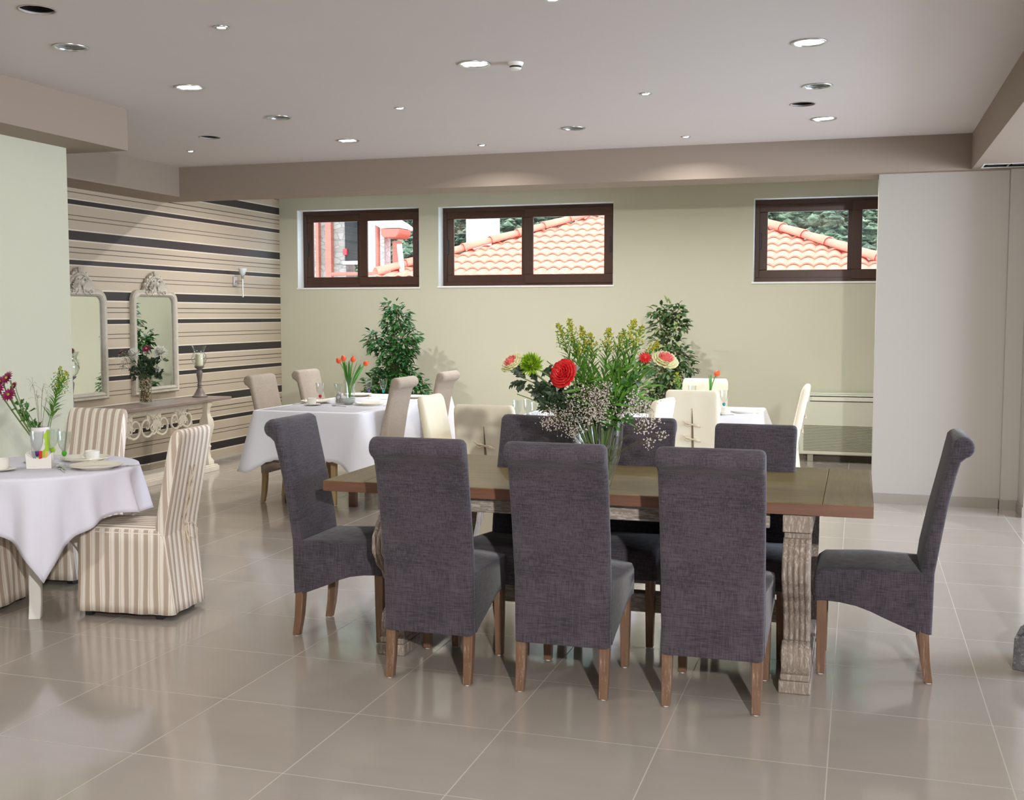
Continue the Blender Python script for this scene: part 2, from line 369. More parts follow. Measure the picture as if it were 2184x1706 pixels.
# windows
def window(n, x0, x1, z0, z1, kind):
    y = YB
    t = MB(); e = 0.004                                        # white reveal lining, the sill standing a little proud
    t.box(x0, x0 + e, y + e, y + 0.31, z0, z1); t.box(x1 - e, x1, y + e, y + 0.31, z0, z1); t.box(x0, x1, y + e, y + 0.31, z1 - e, z1); t.box(x0 - 0.01, x1 + 0.01, y - 0.012, y + 0.31, z0 - 0.016, z0 + e)
    root = MB()
    yf0, yf1 = y + 0.15, y + 0.21; f = 0.05; a0, a1, c0, c1 = x0 + e, x1 - e, z0 + e, z1 - e
    root.box(a0, a1, yf0, yf1, c0, c0 + f); root.box(a0, a1, yf0, yf1, c1 - f, c1); root.box(a0, a0 + f, yf0, yf1, c0 + f, c1 - f); root.box(a1 - f, a1, yf0, yf1, c0 + f, c1 - f)
    w = struct(root.build('window_%d' % n, M_PVC, bevel=0.004))
    t.build('reveal', M_REVEAL, w, smooth=0)
    mid = (a0 + a1) / 2
    for k, (s0, s1) in enumerate(((a0 + f * 0.6, mid + 0.03), (mid - 0.03, a1 - f * 0.6))):
        ys = yf0 - 0.012 + (0.024 if k == 0 and kind == 'slide' else 0.0) - (0.004 if k else 0); g = 0.105; s = MB(); u0, u1 = c0 + f * 0.6, c1 - f * 0.6
        s.box(s0, s1, ys, ys + 0.03, u0, u0 + g); s.box(s0, s1, ys, ys + 0.03, u1 - g, u1); s.box(s0, s0 + g, ys, ys + 0.03, u0 + g, u1 - g); s.box(s1 - g, s1, ys, ys + 0.03, u0 + g, u1 - g)
        sh = s.build('sash', M_PVC, w, bevel=0.006)
        MB().box(s0 + g - 0.005, s1 - g + 0.005, ys + 0.012, ys + 0.016, u0 + g - 0.005, u1 - g + 0.005).build('pane', M_PANE, sh, smooth=0)
        hx = s0 + 0.03 if k == 0 else s1 - 0.03
        MB().box(hx - 0.012, hx + 0.012, ys - 0.012, ys + 0.002, (u0 + u1) / 2 - 0.09, (u0 + u1) / 2 + 0.09).build('handle', M_BLACK, sh, bevel=0.004)
for i, (a, c, zb, zt) in enumerate(WIN): window(i + 1, a, c, zb, zt, 'slide')

# ------------------------------------------------------------------ ceiling fittings
M_DIFF = emis('lit_diffuser', (1.0, 0.98, 0.88), 14.0)
M_DIFFS = emis('lit_halogen', (1.0, 0.99, 0.97), 60.0)
M_REFL = pmat('lamp_reflector', (0.75, 0.74, 0.70), rough=0.35, metal=0.6, var=0.02)
def downlight(lit, r, small=False):
    t = thing('recessed_downlight' if not small else 'recessed_spotlight', '-', 'ceiling light')
    MB().lathe([(r, 0.0), (r - 0.004, -0.006), (r - 0.016, -0.006), (r - 0.02, 0.0), (r - 0.02, 0.004), (r, 0.004)], 40, (0, 0, 0), cap=False).build('trim_ring', M_STEEL, t, solid=0.001)
    if small:
        MB().lathe([(r - 0.010, 0.0), (r - 0.014, 0.03), (r - 0.013, 0.05)], 24, cap=False).build('reflector', M_REFL, t, solid=0.001)
        MB().lathe([(0.001, 0.0), (r - 0.010, 0.0), (r - 0.010, 0.006), (0.001, 0.006)], 24, (0, 0, -0.004)).build('lamp', M_DIFFS, t)
    else:
        MB().lathe([(r - 0.017, 0.0), (r - 0.022, 0.05), (r - 0.035, 0.09), (0.001, 0.10)], 40, cap=False).build('reflector', M_REFL, t, solid=0.001)
        if lit: MB().lathe([(0.001, 0.0), (r - 0.02, 0.0), (r - 0.02, 0.006), (0.001, 0.006)], 40, (0, 0, 0.006)).build('diffuser', M_DIFF, t)
        else:
            MB().lathe([(0.001, 0.0), (r - 0.022, 0.0), (r - 0.022, 0.004), (0.001, 0.004)], 40, (0, 0, 0.012)).build('diffuser', glass('frosted_disc', (0.85, 0.87, 0.85), 0.35), t)
            MB().tube([(-0.05, 0, 0.06), (0.05, 0, 0.06)], 0.014, 10).build('lamp', M_WHITE, t)
    return t
def fit_lights(spots, lit, r, small, labels, group, watts):
    src = None
    for i, (x, y) in enumerate(spots):
        if src is None: src = downlight(lit, r, small); o = src
        else: o = copy_tree(src)
        o.location = (x, y, ZC); tag(o, labels[i], None, group)
        if watts:
            add_light('lamp_light', 'AREA', (x, y, ZC - 0.012), (0, 0, 0), watts * (19.0 if y > 10.5 else (6.0 if small and 9 < y and x > -4 else 1)), (1.0, 0.97, 0.92) if not small else (1.0, 0.98, 0.96), shape='DISK', size=2 * (r - 0.02), spread=math.radians(150 if not small else (165 if y > 10.5 else (150 if y > 9 else 95))))
fit_lights(BIGL, True, RB, False, [
    'large round lit downlight at the left, between the unlit round lamp and the dropped beam', 'large round lit downlight beside the white smoke detector',
    'large round lit downlight nearest the right beam, frontmost of that row', 'large round lit downlight second back on the left row, smallest of the lit left ones',
    'large round lit downlight at the right, just behind the dark open hole'], 'large lit downlights', BIG_W)
fit_lights(BIGO, False, RB, False, [
    'unlit round downlight with grey lens near the upper left corner of the ceiling', 'unlit round downlight with grey lens in the left middle of the ceiling',
    'unlit round downlight with grey lens near the centre, closest to the back beam', 'unlit round downlight with grey lens at the right, in front of the dark open hole'], 'unlit round downlights', 0)
fit_lights(SML, True, RS, True, [
    'small bright halogen spot at upper left of the ceiling, frontmost on the left', 'small bright halogen spot cut by the top edge of the picture',
    'small bright halogen spot in the middle of the ceiling, above the ficus tree', 'small bright halogen spot right of centre, above the middle window',
    'small bright halogen spot nearest the striped wall, above the mirrors', 'small bright halogen spot by the back beam, above the middle window',
    'small bright halogen spot by the back beam, right of the other beam spot'], 'small halogen spots', SMALL_W)
fit_lights(UNSEEN_BIG, True, RB, False, ['round lit downlight left of the room centre, nearest in front of the frame', 'round lit downlight in front of the frame, over the right table end', 'round lit downlight set in the far right of the ceiling', 'round lit downlight over the camera'], 'downlights out of frame', BIG_W)
fit_lights(UNSEEN_SML, True, RS, True, ['halogen spot over the front of the room, on the middle row', 'halogen spot over the front of the room, on the left row', 'halogen spot over the front of the room, by the right beam', 'halogen spot behind the back beam, leftmost of four', 'halogen spot behind the back beam, second from the striped wall', 'halogen spot behind the back beam, over the bouquet side', 'halogen spot behind the back beam, nearest the partition'], 'halogen spots out of frame', SMALL_W)
for i, (x, y) in enumerate(HOLE):
    lab = ['open round hole with a torn edge in the upper left corner of the ceiling', 'open round hole in the ceiling left of the lit downlights, near the striped wall', 'open round hole in the ceiling at the right between two round lamps'][i]
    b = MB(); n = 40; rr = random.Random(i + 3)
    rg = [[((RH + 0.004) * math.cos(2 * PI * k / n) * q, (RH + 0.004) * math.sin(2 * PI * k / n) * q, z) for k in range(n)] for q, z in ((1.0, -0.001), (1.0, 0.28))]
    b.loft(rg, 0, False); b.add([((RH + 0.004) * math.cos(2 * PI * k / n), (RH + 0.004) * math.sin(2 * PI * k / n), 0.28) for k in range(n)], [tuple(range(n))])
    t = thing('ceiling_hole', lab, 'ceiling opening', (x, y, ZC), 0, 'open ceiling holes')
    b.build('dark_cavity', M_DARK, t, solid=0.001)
    c = MB(); c.loft([[(math.cos(2 * PI * k / n) * q * (1 if q > RH else 1 - 0.05 * rr.random()), math.sin(2 * PI * k / n) * q * (1 if q > RH else 1 - 0.05 * rr.random()), -0.0015) for k in range(n)] for q in (RH * 0.97, RH * 1.05)], 0, False)
    c.build('torn_rim', pmat('raw_plaster_edge', lin((176, 160, 148)), 0.9), t, solid=0.002)
t = thing('smoke_detector', 'white round smoke detector with dark slots beside the lit downlight', 'smoke detector', (-1.935, 6.345, ZC))
MB().lathe([(0.001, -0.042), (0.028, -0.04), (0.036, -0.03)], 32).build('cap', M_WHITE, t)
MB().lathe([(0.036, -0.030), (0.034, -0.026), (0.034, -0.020)], 32, cap=False).build('slot_ring', M_BLACK, t)
MB().lathe([(0.036, -0.020), (0.044, -0.012), (0.048, 0.0)], 32).build('base', M_WHITE, t)
t = thing('ceiling_vent', 'rectangular dark air vent with pale frame in the right beam underside', 'vent', (1.08, 9.62, ZB))
b = MB(); b.box(-.19, .19, -.12, -.105, -.002, .003); b.box(-.19, .19, .105, .12, -.002, .003); b.box(-.19, -.178, -.105, .105, -.002, .003); b.box(.178, .19, -.105, .105, -.002, .003)
b.build('frame', M_WHITE, t)
b = MB(); b.box(-.178, .178, -.105, .105, .12, .124); b.box(-.189, -.178, -.12, .12, .003, .124); b.box(.178, .189, -.12, .12, .003, .124); b.box(-.19, .19, -.12, -.105, .003, .124); b.box(-.19, .19, .105, .12, .003, .124); b.build('duct', M_DARK, t)
b = MB(); b.box(-.006, .006, -.105, .105, 0, .018); b.box(-.15, -.01, -.02, -.008, .004, .014); b.box(.03, .17, 0, .012, .004, .014); b.build('louvre', M_STEEL, t)

# ------------------------------------------------------------------ scroll-back chairs (origin between the back feet, facing +Y)
def scroll_chair(name, fabric, legm, w=0.42, sk=0.0):
    t = thing(name, '-', 'chair')
    hw = w / 2
    cy, cz, r = -0.116, 1.029, 0.047
    prof = [(-0.013, 0.215 + sk), (-0.017, 0.48), (-0.030, 0.564), (-0.063, 0.771), (-0.092, 0.905), (-0.108, 0.965)]
    for k in range(0, 13):
        a = math.radians(-115 - k * 235 / 12.0); a = math.radians(-100) - math.radians(k * 20)
        prof.append((cy + r * math.cos(a), cz + r * math.sin(a)))
    prof = prof[:6] + [(cy + r * math.cos(math.radians(a)), cz + r * math.sin(math.radians(a))) for a in range(-85 - 20, -330, -20)]
    prof += [(-0.066, 1.005), (-0.05, 0.93), (-0.003, 0.727), (0.030, 0.56), (0.042, 0.46), (0.045, 0.225 + sk)]
    # the back panel narrows a little towards the floor
    rings = []
    for s, xx in ((-1, hw - 0.012), (-1, hw), (1, hw), (1, hw - 0.012)):
        pass
    xs = [-hw, -hw + 0.003, -hw + 0.010, -hw + 0.024, 0, hw - 0.024, hw - 0.010, hw - 0.003, hw]
    cyc, czc = sum(p[0] for p in prof) / len(prof), 0.6
    for i, x in enumerate(xs):
        ins = {0: 0.020, 1: 0.011, 2: 0.0035}.get(min(i, len(xs) - 1 - i), 0.0)
        ring = []
        n = len(prof)
        for k in range(n):
            p0, p1, p2 = prof[k - 1], prof[k], prof[(k + 1) % n]
            dx, dz = p2[0] - p0[0], p2[1] - p0[1]; L = math.hypot(dx, dz) or 1
            nx, nz = dz / L, -dx / L
            # outward normal (profile runs clockwise seen from +X): flip to point inwards
            z = p1[1]; xx = x * (1.0 - 0.035 * (1 - min(1, z / 1.0)))
            ring.append((xx, p1[0] + nx * ins, p1[1] + nz * ins))
        rings.append(ring)
    MB().loft(rings).build('backrest', fabric, t, smooth=50)
    # roll seam line on the back
    sp = [(0.475, 0.338 + sk * .6), (0.482, 0.42), (0.474, 0.462), (0.445, 0.484), (0.25, 0.496), (0.03, 0.484), (0.02, 0.30 + sk), (0.04, 0.216 + sk), (0.10, 0.240 + sk), (0.18, 0.272 + sk), (0.24, 0.300 + sk * .8), (0.30, 0.320 + sk * .6), (0.37, 0.332 + sk * .6), (0.44, 0.336 + sk * .6)]
    rings = []
    for i, (x, ins, cr) in enumerate(((-hw, 0.010, -0.012), (-hw + 0.006, 0.003, -0.004), (-hw + 0.03, 0, 0.0), (-hw * .4, 0, 0.012), (hw * .4, 0, 0.012), (hw - 0.03, 0, 0.0), (hw - 0.006, 0.003, -0.004), (hw, 0.010, -0.012))):
        rings.append([(x * (1.02 if y > 0.2 else 0.985), y - (ins if y > 0.4 else 0), z + (cr if 2 <= k <= 4 else 0) + (ins * .5 if k > 6 else 0)) for k, (y, z) in enumerate(sp)])
    MB().loft(rings).build('seat', fabric, t, smooth=50)
    for sx in (-1, 1):
        x = sx * (hw - 0.030)
        def legm_(pts, hs):
            return MB().loft([[(px - h, py - h, pz), (px + h, py - h, pz), (px + h, py + h, pz), (px - h, py + h, pz)] for (px, py, pz), h in zip(pts, hs)])
        o = legm_([(x, 0.447, 0.36), (x, 0.447, 0.2), (x, 0.447, 0.004)], [0.0225, 0.021, 0.0175]).build('leg', legm, t, bevel=0.003, smooth=0)
        MB().lathe([(0.012, 0), (0.012, 0.005)], 12, (x, 0.447, 0)).build('glide', M_WHITE, o)
        o = legm_([(x, 0.022, 0.28 + sk), (x, 0.020, 0.20), (x, 0.012, 0.10), (x, -0.004, 0.004)], [0.022, 0.0215, 0.020, 0.0175]).build('leg', legm, t, bevel=0.003, smooth=0)
        MB().lathe([(0.012, 0), (0.012, 0.005)], 12, (x, -0.004, 0)).build('glide', M_WHITE, o)
    return t
proto = scroll_chair('scroll_back_chair', M_CHAR, M_LEG); G1 = 'charcoal scroll-back chairs round the long wooden table'
D2 = math.radians
for i, (x, y, rz, lab) in enumerate([
    (-1.756, 4.475, 0, 'charcoal linen scroll-back chair, left of the three seen from behind'),
    (-1.158, 4.468, 0, 'charcoal linen scroll-back chair, middle of the three seen from behind, before the big vase'),
    (-0.538, 4.470, 0, 'charcoal linen scroll-back chair, right of the three seen from behind, beside the carved pedestal'),
    (-2.63, 5.11, D2(-90), 'charcoal linen scroll-back chair at the left end of the long table, facing right'),
    (0.316, 5.265, D2(90), 'charcoal linen scroll-back chair at the right end of the long table, facing left'),
    (-1.565, 5.40, D2(171), 'charcoal linen scroll-back chair across the table, behind the left side of the bouquet'),
    (-1.10, 5.68, D2(180), 'charcoal linen scroll-back chair across the table, behind the right side of the bouquet'),
    (-0.488, 5.66, D2(180), 'charcoal linen scroll-back chair across the table, nearest the white air unit')]):
    place(proto, i > 0, (x, y, 0), rz, lab, G1, (0.98 if i == 6 else 0.965) if i > 5 else None)
proto2 = scroll_chair('scroll_back_chair', M_TAUPE, M_LEGL, 0.42, 0.035)
for i, (x, y, rz, lab) in enumerate([
    (-4.80, 8.60, D2(-90), 'taupe scroll-back chair at the near left of the scalloped white table, nearest the candle stand'),
    (-4.83, 9.50, D2(-90), 'taupe scroll-back chair at the far left of the scalloped white table'),
    (-3.70, 8.62, D2(90), 'taupe scroll-back chair at the near right of the scalloped white table'),
    (-3.68, 9.60, D2(90), 'taupe scroll-back chair at the far right of the scalloped white table')]):
    place(proto2, i > 0, (x, y, 0), rz, lab, 'taupe scroll-back chairs round the white rectangular table')

# ------------------------------------------------------------------ slip-covered chairs (origin between the back feet, facing +Y)
def rrect(hx, y0, y1, r, z, n=10, wav=0.0, ph=0.0, m=64):
    # rounded rectangle ring with m points, optional waviness
    pts = []; w, h = 2 * hx, y1 - y0; P = 2 * (w + h)
    for i in range(m):
        s = (i / m) * P
        if s < w: x, y, nx, ny = -hx + s, y0, 0, -1
        elif s < w + h: x, y, nx, ny = hx, y0 + s - w, 1, 0
        elif s < 2 * w + h: x, y, nx, ny = hx - (s - w - h), y1, 0, 1
        else: x, y, nx, ny = -hx, y1 - (s - 2 * w - h), -1, 0
        cx, cy2 = max(-hx + r, min(hx - r, x)), max(y0 + r, min(y1 - r, y))
        dx, dy = x - cx, y - cy2; L = math.hypot(dx, dy)
        if L > r and L > 1e-6 and (abs(dx) > 1e-6 and abs(dy) > 1e-6): x, y = cx + dx / L * r, cy2 + dy / L * r
        k = wav * math.sin(2 * PI * s / 0.17 + ph) + wav * 0.5 * math.sin(2 * PI * s / 0.31 + 1.7 * ph)
        pts.append((x + nx * k, y + ny * k, z))
    return pts
def cover_chair(name, fabric, tie, hem=0.03, flare=0.035):
    t = thing(name, '-', 'chair'); hw = 0.215
    rings = []
    for k in range(9):
        q = k / 8.0; z = 0.455 - (0.455 - hem) * q
        rings.append(rrect(hw + flare * q * .6, -0.015 - flare * q * 1.2, 0.485 + flare * q * .6, 0.03, z, wav=0.006 * q, ph=0.8))
    MB().loft(rings, cap=False).build('skirt', fabric, t, smooth=60, solid=0.003)
    MB().loft([rrect(hw, -0.012, 0.485, 0.03, 0.44), rrect(hw + .002, -0.012, 0.487, 0.03, 0.462), rrect(hw - 0.012, -0.012, 0.474, 0.03, 0.478), rrect(hw - 0.08, 0.0, 0.40, 0.03, 0.484)]).build('seat', fabric, t, smooth=60)
    rings = []
    for z, th, wd in ((0.40, 0.030, 1.0), (0.50, 0.034, 1.0), (0.62, 0.034, 1.0), (0.74, 0.034, 1.0), (0.86, 0.033, 1.0), (0.93, 0.032, .995), (0.965, 0.029, .975), (0.985, 0.022, .93), (0.994, 0.012, .88)):
        yc = 0.018 - 0.105 * max(0, (z - 0.46)) / 0.53
        rings.append(rrect(hw * wd, yc - th, yc + th, th * .8, z, wav=0.001))
    MB().loft(rings).build('backrest', fabric, t, smooth=60)
    def yb(z): return 0.018 - 0.105 * max(0, (z - 0.46)) / 0.53 - 0.036
    if tie == 'bows':
        s = MB(); zz = [0.36, 0.46, 0.56, 0.66, 0.76, 0.85]
        s.loft([[(-w_, yb(z) - 0.001, z), (w_, yb(z) - 0.001, z), (w_, yb(z) + 0.004, z), (-w_, yb(z) + 0.004, z)] for z, w_ in zip(zz, (0.006, 0.011, 0.009, 0.008, 0.005, 0.001))])
        s.build('slit', pmat('cover_slit_shadow', lin((120, 106, 84)), 0.95), t, smooth=0)
        for z0 in (0.72, 0.60):
            y = yb(z0) - 0.008; b = MB()
            for sg in (-1, 1):
                b.tube([(0, y, z0), (sg * .025, y - .006, z0 + .006 - sg * .004), (sg * .052, y - .005, z0 + .002 - sg * .01), (sg * .058, y - .004, z0 - .010 - sg * .01), (sg * .035, y - .006, z0 - .014), (0, y - .002, z0)], 0.0062, 6)
                b.tube([(0, y, z0), (sg * .03, y - .004, z0 - .004 * sg), (sg * .072, y - .004, z0 - .022 * sg + .004)], 0.0055, 6)
            b.ball((0, y - .003, z0), 0.008, 8, 5)
            b.build('bow', M_CORD, t, smooth=60)
    else:
        b = MB(); zs = [0.79, 0.70, 0.61, 0.52]; pts = []
        for i, z in enumerate(zs): pts += [(0.028 * (1 if i % 2 else -1), yb(z) - 0.006, z), (0, yb(z - .045) - 0.011, z - 0.045)]
        b.tube(pts, 0.004, 6); b.tube([(-p[0], p[1] - .003, p[2]) for p in pts], 0.004, 6)
        b.build('lacing', M_CORD, t, smooth=60)
        e = MB()
        for z in zs:
            for sg in (-1, 1): e.lathe([(0.004, -0.002), (0.008, 0.0), (0.004, 0.002)], 12, (sg * 0.028, yb(z) - 0.002, z))
        e.build('eyelet', M_CUTL, t, smooth=60)
        z0 = 0.475; y = yb(z0) - 0.012; b = MB()
        for sg in (-1, 1):
            b.tube([(0, y, z0), (sg * .03, y - .035, z0 + .012), (sg * .055, y - .05, z0 - .03), (sg * .04, y - .045, z0 - .09), (sg * .012, y - .02, z0 - .06), (0, y, z0)], 0.0034, 6)
        b.tube([(0, y, z0), (.02, y - .012, z0 - .12), (.012, y - .02, z0 - .25), (.03, y - .045, z0 - .43)], 0.0034, 6)
        b.tube([(0, y, z0), (-.02, y - .008, z0 - .08), (-.025, y - .012, z0 - .16)], 0.0034, 6)
        b.build('bow', M_CORD, t, smooth=60)
    for sx in (-1, 1):
        for yy in (0.03, 0.44): MB().box(sx * 0.185 - .02, sx * 0.185 + .02, yy - .02, yy + .02, 0, 0.42).build('leg', M_BLACK, t, bevel=0.003)
    return t
ps = cover_chair('slipcovered_chair', M_STRIPE, 'lace')
GS = 'striped slipcovered chairs round the round table'
for i, (x, y, rz, lab) in enumerate([
    (-3.445, 5.15, D2(95), 'beige striped slipcovered chair with laced back, right of the round table'),
    (-4.61, 5.95, D2(180), 'beige striped slipcovered chair behind the round table, facing the camera'),
    (-4.86, 4.86, D2(-80), 'beige striped slipcovered chair cut by the left edge, mostly under the round tablecloth')]):
    o = place(ps, i > 0, (x, y, 0), rz, lab, GS)
    o.scale = (.84, 1, 1) if i == 0 else (1, 1, 1)
pc = cover_chair('slipcovered_chair', M_CREAM, 'bows')
GC = 'cream slipcovered chairs at the two white tables'
for i, (x, y, rz, lab) in enumerate([
    (-2.36, 7.12, D2(0), 'cream slipcovered chair with two bows, left of the charcoal chairs across the table'),
    (-2.945, 7.78, D2(-90), 'cream slipcovered chair turned sideways in front of the scalloped white table, facing right'),
    (-1.40, 7.95, D2(82), 'cream slipcovered chair facing left, half hidden beside the bouquet'),
    (-2.19, 9.70, D2(180), 'cream slipcovered chair glimpsed through the bouquet leaves, facing the camera'),
    (-1.250, 8.99, D2(0), 'cream slipcovered chair with two bows on its back, at the right-hand white table'),
    (-1.365, 10.49, D2(180), 'cream slipcovered chair on the far side of the right-hand white table'),
    (-0.50, 9.85, D2(90), 'cream slipcovered chair seen edge-on beside the white air unit')]):
    place(pc, i > 0, (x, y, 0), rz, lab, GC)

# ------------------------------------------------------------------ the long trestle table
TZ = 0.81
t = thing('trestle_table', 'long weathered wooden dining table on whitewashed fluted pedestals', 'table', (-1.165, 5.32, 0))
x0, x1, y0, y1 = -1.235, 1.235, -0.545, 0.59
b = MB()
b.box(x0 + .20, x1 - .20, y0, y1, TZ - .052, TZ)
o = b.build('table_top', [M_TOP], t, bevel=0.004)
MB().box(x0, x0 + .199, y0, y1, TZ - .052, TZ).build('breadboard_end', M_TOPY, t, bevel=0.004)
MB().box(x1 - .199, x1, y0, y1, TZ - .052, TZ).build('breadboard_end', M_TOPY, t, bevel=0.004)
b = MB(); b.box(x0 - .003, x1 + .003, y0 - .003, y0 + .001, TZ - .050, TZ - .003); b.box(x0 - .003, x1 + .003, y1 - .001, y1 + .003, TZ - .050, TZ - .003)
b.box(x0 - .003, x0 + .001, y0, y1, TZ - .050, TZ - .003); b.box(x1 - .001, x1 + .003, y0, y1, TZ - .050, TZ - .003)
b.build('edge_band', M_EDGE, t, smooth=0)
for yy in (y0 + .07, y1 - .10):
    b = MB(); b.box(-.98, .82, yy, yy + .035, TZ - .115, TZ - .053); b.box(-.98, .82, yy - .006, yy + .035, TZ - .125, TZ - .113)
    b.build('apron', M_LIMEX, t, bevel=0.003)
MB().box(-.94, .84, -.04, .04, 0.16, 0.25).build('stretcher', M_LIMEX, t, bevel=0.004)
def fluted_leg(t, x, yf, yb_, par):
    # one carved pedestal: plinth, two scroll feet, two S-shaped fluted legs, head block
    hw = 0.056
    MB().box(x - .066, x + .066, yf, yb_, 0, 0.052).box(x - .060, x + .060, yf + .010, yb_ - .010, 0.052, 0.078).build('plinth', M_LIME, par, bevel=0.004)
    MB().box(x - .060, x + .060, yf + .0, yb_ - .0, TZ - .125, TZ - .053).box(x - .054, x + .054, yf + .02, yb_ - .02, TZ - .155, TZ - .125).build('head_block', M_LIME, par, bevel=0.004)
    for sg, y in ((1, yf), (-1, yb_)):
        def Y(d): return y + sg * d
        sc = [(Y(.035), .078), (Y(.020), .11), (Y(.018), .15), (Y(.03), .19), (Y(.06), .212), (Y(.10), .205), (Y(.19), .15), (Y(.22), .078)]
        fl = MB()
        path = [(.105, .19), (.100, .25), (.085, .31), (.030, .38), (-.045, .45), (-.085, .51), (-.080, .57), (-.040, .62), (.0, .66)]
        th = [.075, .07, .08, .10, .13, .15, .15, .13, .11]
        n = 5
        def prof(d0, z): pass
        # cross section across x with flutes, lofted up the path
        rings = []
        def smooth_path():
            out = []
            for i in range(len(path) - 1):
                for k in range(4):
                    q = k / 4.0; q2 = q * q * (3 - 2 * q)
                    out.append((path[i][0] + (path[i + 1][0] - path[i][0]) * q2, path[i][1] + (path[i + 1][1] - path[i][1]) * q, th[i] + (th[i + 1] - th[i]) * q2))
            out.append((*path[-1], th[-1])); return out
        for d, z, w in smooth_path():
            ring = []; m = 30
            for i in range(m + 1):
                u = -1 + 2 * i / m; fz = 0.011 * abs(math.sin(PI * (u + 1) * n / 2)) ** .7
                ring.append((x + u * hw, Y(d - fz + 0.004), z))
            ring += [(x + hw, Y(d + w), z), (x - hw, Y(d + w), z)]
            if sg < 0: ring.reverse()
            rings.append(ring)
        MB().loft(rings).build('fluted_leg', M_LIME, par, smooth=50)
        s = MB(); rings = []; m = 30
        for i in range(m + 1):
            u = -1 + 2 * i / m; fz = 0.005 * abs(math.sin(PI * (u + 1) * n / 2)) ** .6; kk = 1 + fz * 12
            cy_, cz_ = Y(.10), .12
            rings.append([(x + u * hw * 1.02, cy_ + (p[0] - cy_) * (0.95 + fz * 8 if k < 6 else 1), cz_ + (p[1] - cz_) * (0.95 + fz * 8 if 1 < k < 6 else 1)) for k, p in enumerate(sc)])
        s.loft(rings)
        for sx in (-1, 1):                                       # spiral on the side of the scroll
            pts = []
            for k in range(30):
                a = k * 0.42; r = 0.042 - 0.0012 * k
                pts.append((x + sx * (hw * 1.02 + .001), Y(.075) + r * math.cos(a), .145 + r * math.sin(a)))
            s.tube(pts, 0.004, 6)
        s.build('scroll_foot', M_LIME, par, smooth=50)
fluted_leg(t, -.895, -0.555, 0.60, t)
fluted_leg(t, .938, -0.555, 0.60, t)
# the fluted foot of another piece of furniture cut by the right edge
t = thing('side_table', 'dark silvery side table, only its fluted foot showing at the right edge', 'table', (0.835, 5.50, 0), D2(-32))
M_SILV = wood('dark_silvered_wood', lin((70, 66, 66)), lin((120, 118, 120)), 1, 0.3, lin((170, 172, 176)), 0.55)
b = MB(); b.prism([(-.16, 0), (.16, 0), (.16, .10), (.13, .14), (.10, .17), (.05, .185), (-.09, .185), (-.15, .14)], 0, -.07, .07); b.build('plinth', M_SILV, t, bevel=0.004)
b = MB()
for k in range(5): b.tube([(-.05 + k * .025, -.14, .155), (-.05 + k * .025, -.09, .189), (-.05 + k * .025, .05, .189)], .008, 8)
b.build('fluting', M_SILV, t)
MB().box(-.05, .05, .02, .12, .185, .72).build('leg', M_SILV, t, bevel=.004)
MB().box(1.15, 1.25, .02, .12, .0, .72).build('leg', M_SILV, t, bevel=.004)
MB().box(-.04, 1.4, -.03, .17, .66, .72).build('apron', M_SILV, t, bevel=.004)
MB().box(.08, 1.45, -.18, .55, .72, .76).build('table_top', M_SILV, t, bevel=.004)

# ------------------------------------------------------------------ white tables and their cloths
def rect_cloth(x0, x1, y0, y1, z, drop, seed, cor=0.30, flare=0.05, scal=0.012):
    rr = random.Random(seed); N = 200; w, h = x1 - x0, y1 - y0; P = 2 * (w + h); b = MB(); R = 0.035
    cs = [(x0, y0), (x1, y0), (x1, y1), (x0, y1)]; rings = [[] for _ in range(14)]
    p1, p2 = rr.random() * 6, rr.random() * 6
    for i in range(N):
        s = i / N * P
        if s < w: x, y, nx, ny = x0 + s, y0, 0, -1
        elif s < w + h: x, y, nx, ny = x1, y0 + s - w, 1, 0
        elif s < 2 * w + h: x, y, nx, ny = x1 - (s - w - h), y1, 0, 1
        else: x, y, nx, ny = x0, y1 - (s - 2 * w - h), -1, 0
        ccx, ccy = max(x0 + R, min(x1 - R, x)), max(y0 + R, min(y1 - R, y)); dx, dy = x - ccx, y - ccy; L = math.hypot(dx, dy) or 1; nx, ny = dx / L, dy / L
        x, y = ccx + nx * R, ccy + ny * R
        dc = min(math.hypot(x - c[0], y - c[1]) for c in cs); c = math.exp(-(dc / 0.13) ** 2)
        ms = abs(math.sin(s / 0.19 * PI / 2 + p1)) * 0.6 + 0.4 * math.sin(s / .33 * PI + p2)
        rings[0].append((ccx + nx * (R - .03) * .2, ccy + ny * (R - .03) * .2, z)); rings[1].append((x - nx * .008, y - ny * .008, z)); rings[2].append((x, y, z - .004)); rings[3].append((x + nx * .004, y + ny * .004, z - .014))
        for k in range(4, 14):
            q = (k - 3) / 10.0; off = .004 + q * flare * .4 + q * c * flare * 2.2 + q * (1 - c) * .012 * ms
            zz = z - .014 - (drop - .014) * q * (1 + cor * c)
            if k == 13: zz += scal * (1 - abs(math.sin(PI * s / 0.075)))
            rings[k].append((x + nx * off, y + ny * off, zz))
    b.loft(rings, cap=False); b.add(rings[0], [tuple(range(N))])
    return b
def legs_table(name, label, x0, x1, y0, y1, z, loc, legm):
    t = thing(name, label, 'table', loc)
    MB().box(x0, x1, y0, y1, z - .035, z).build('table_top', legm, t, bevel=.004)
    for x in (x0 + .19, x1 - .19):
        for y in (y0 + .22, y1 - .22): MB().box(x - .03, x + .03, y - .03, y + .03, 0, z - .035).build('leg', legm, t, bevel=.004)
    return t
M_DKW = wood('dark_walnut', lin((60, 42, 30)), lin((84, 60, 44)), 2, .5)
legs_table('dining_table', 'rectangular dark wooden table hidden under the scalloped white cloth', -.485, .485, -1.02, 1.02, .795, (-4.275, 9.25, 0), M_DKW)
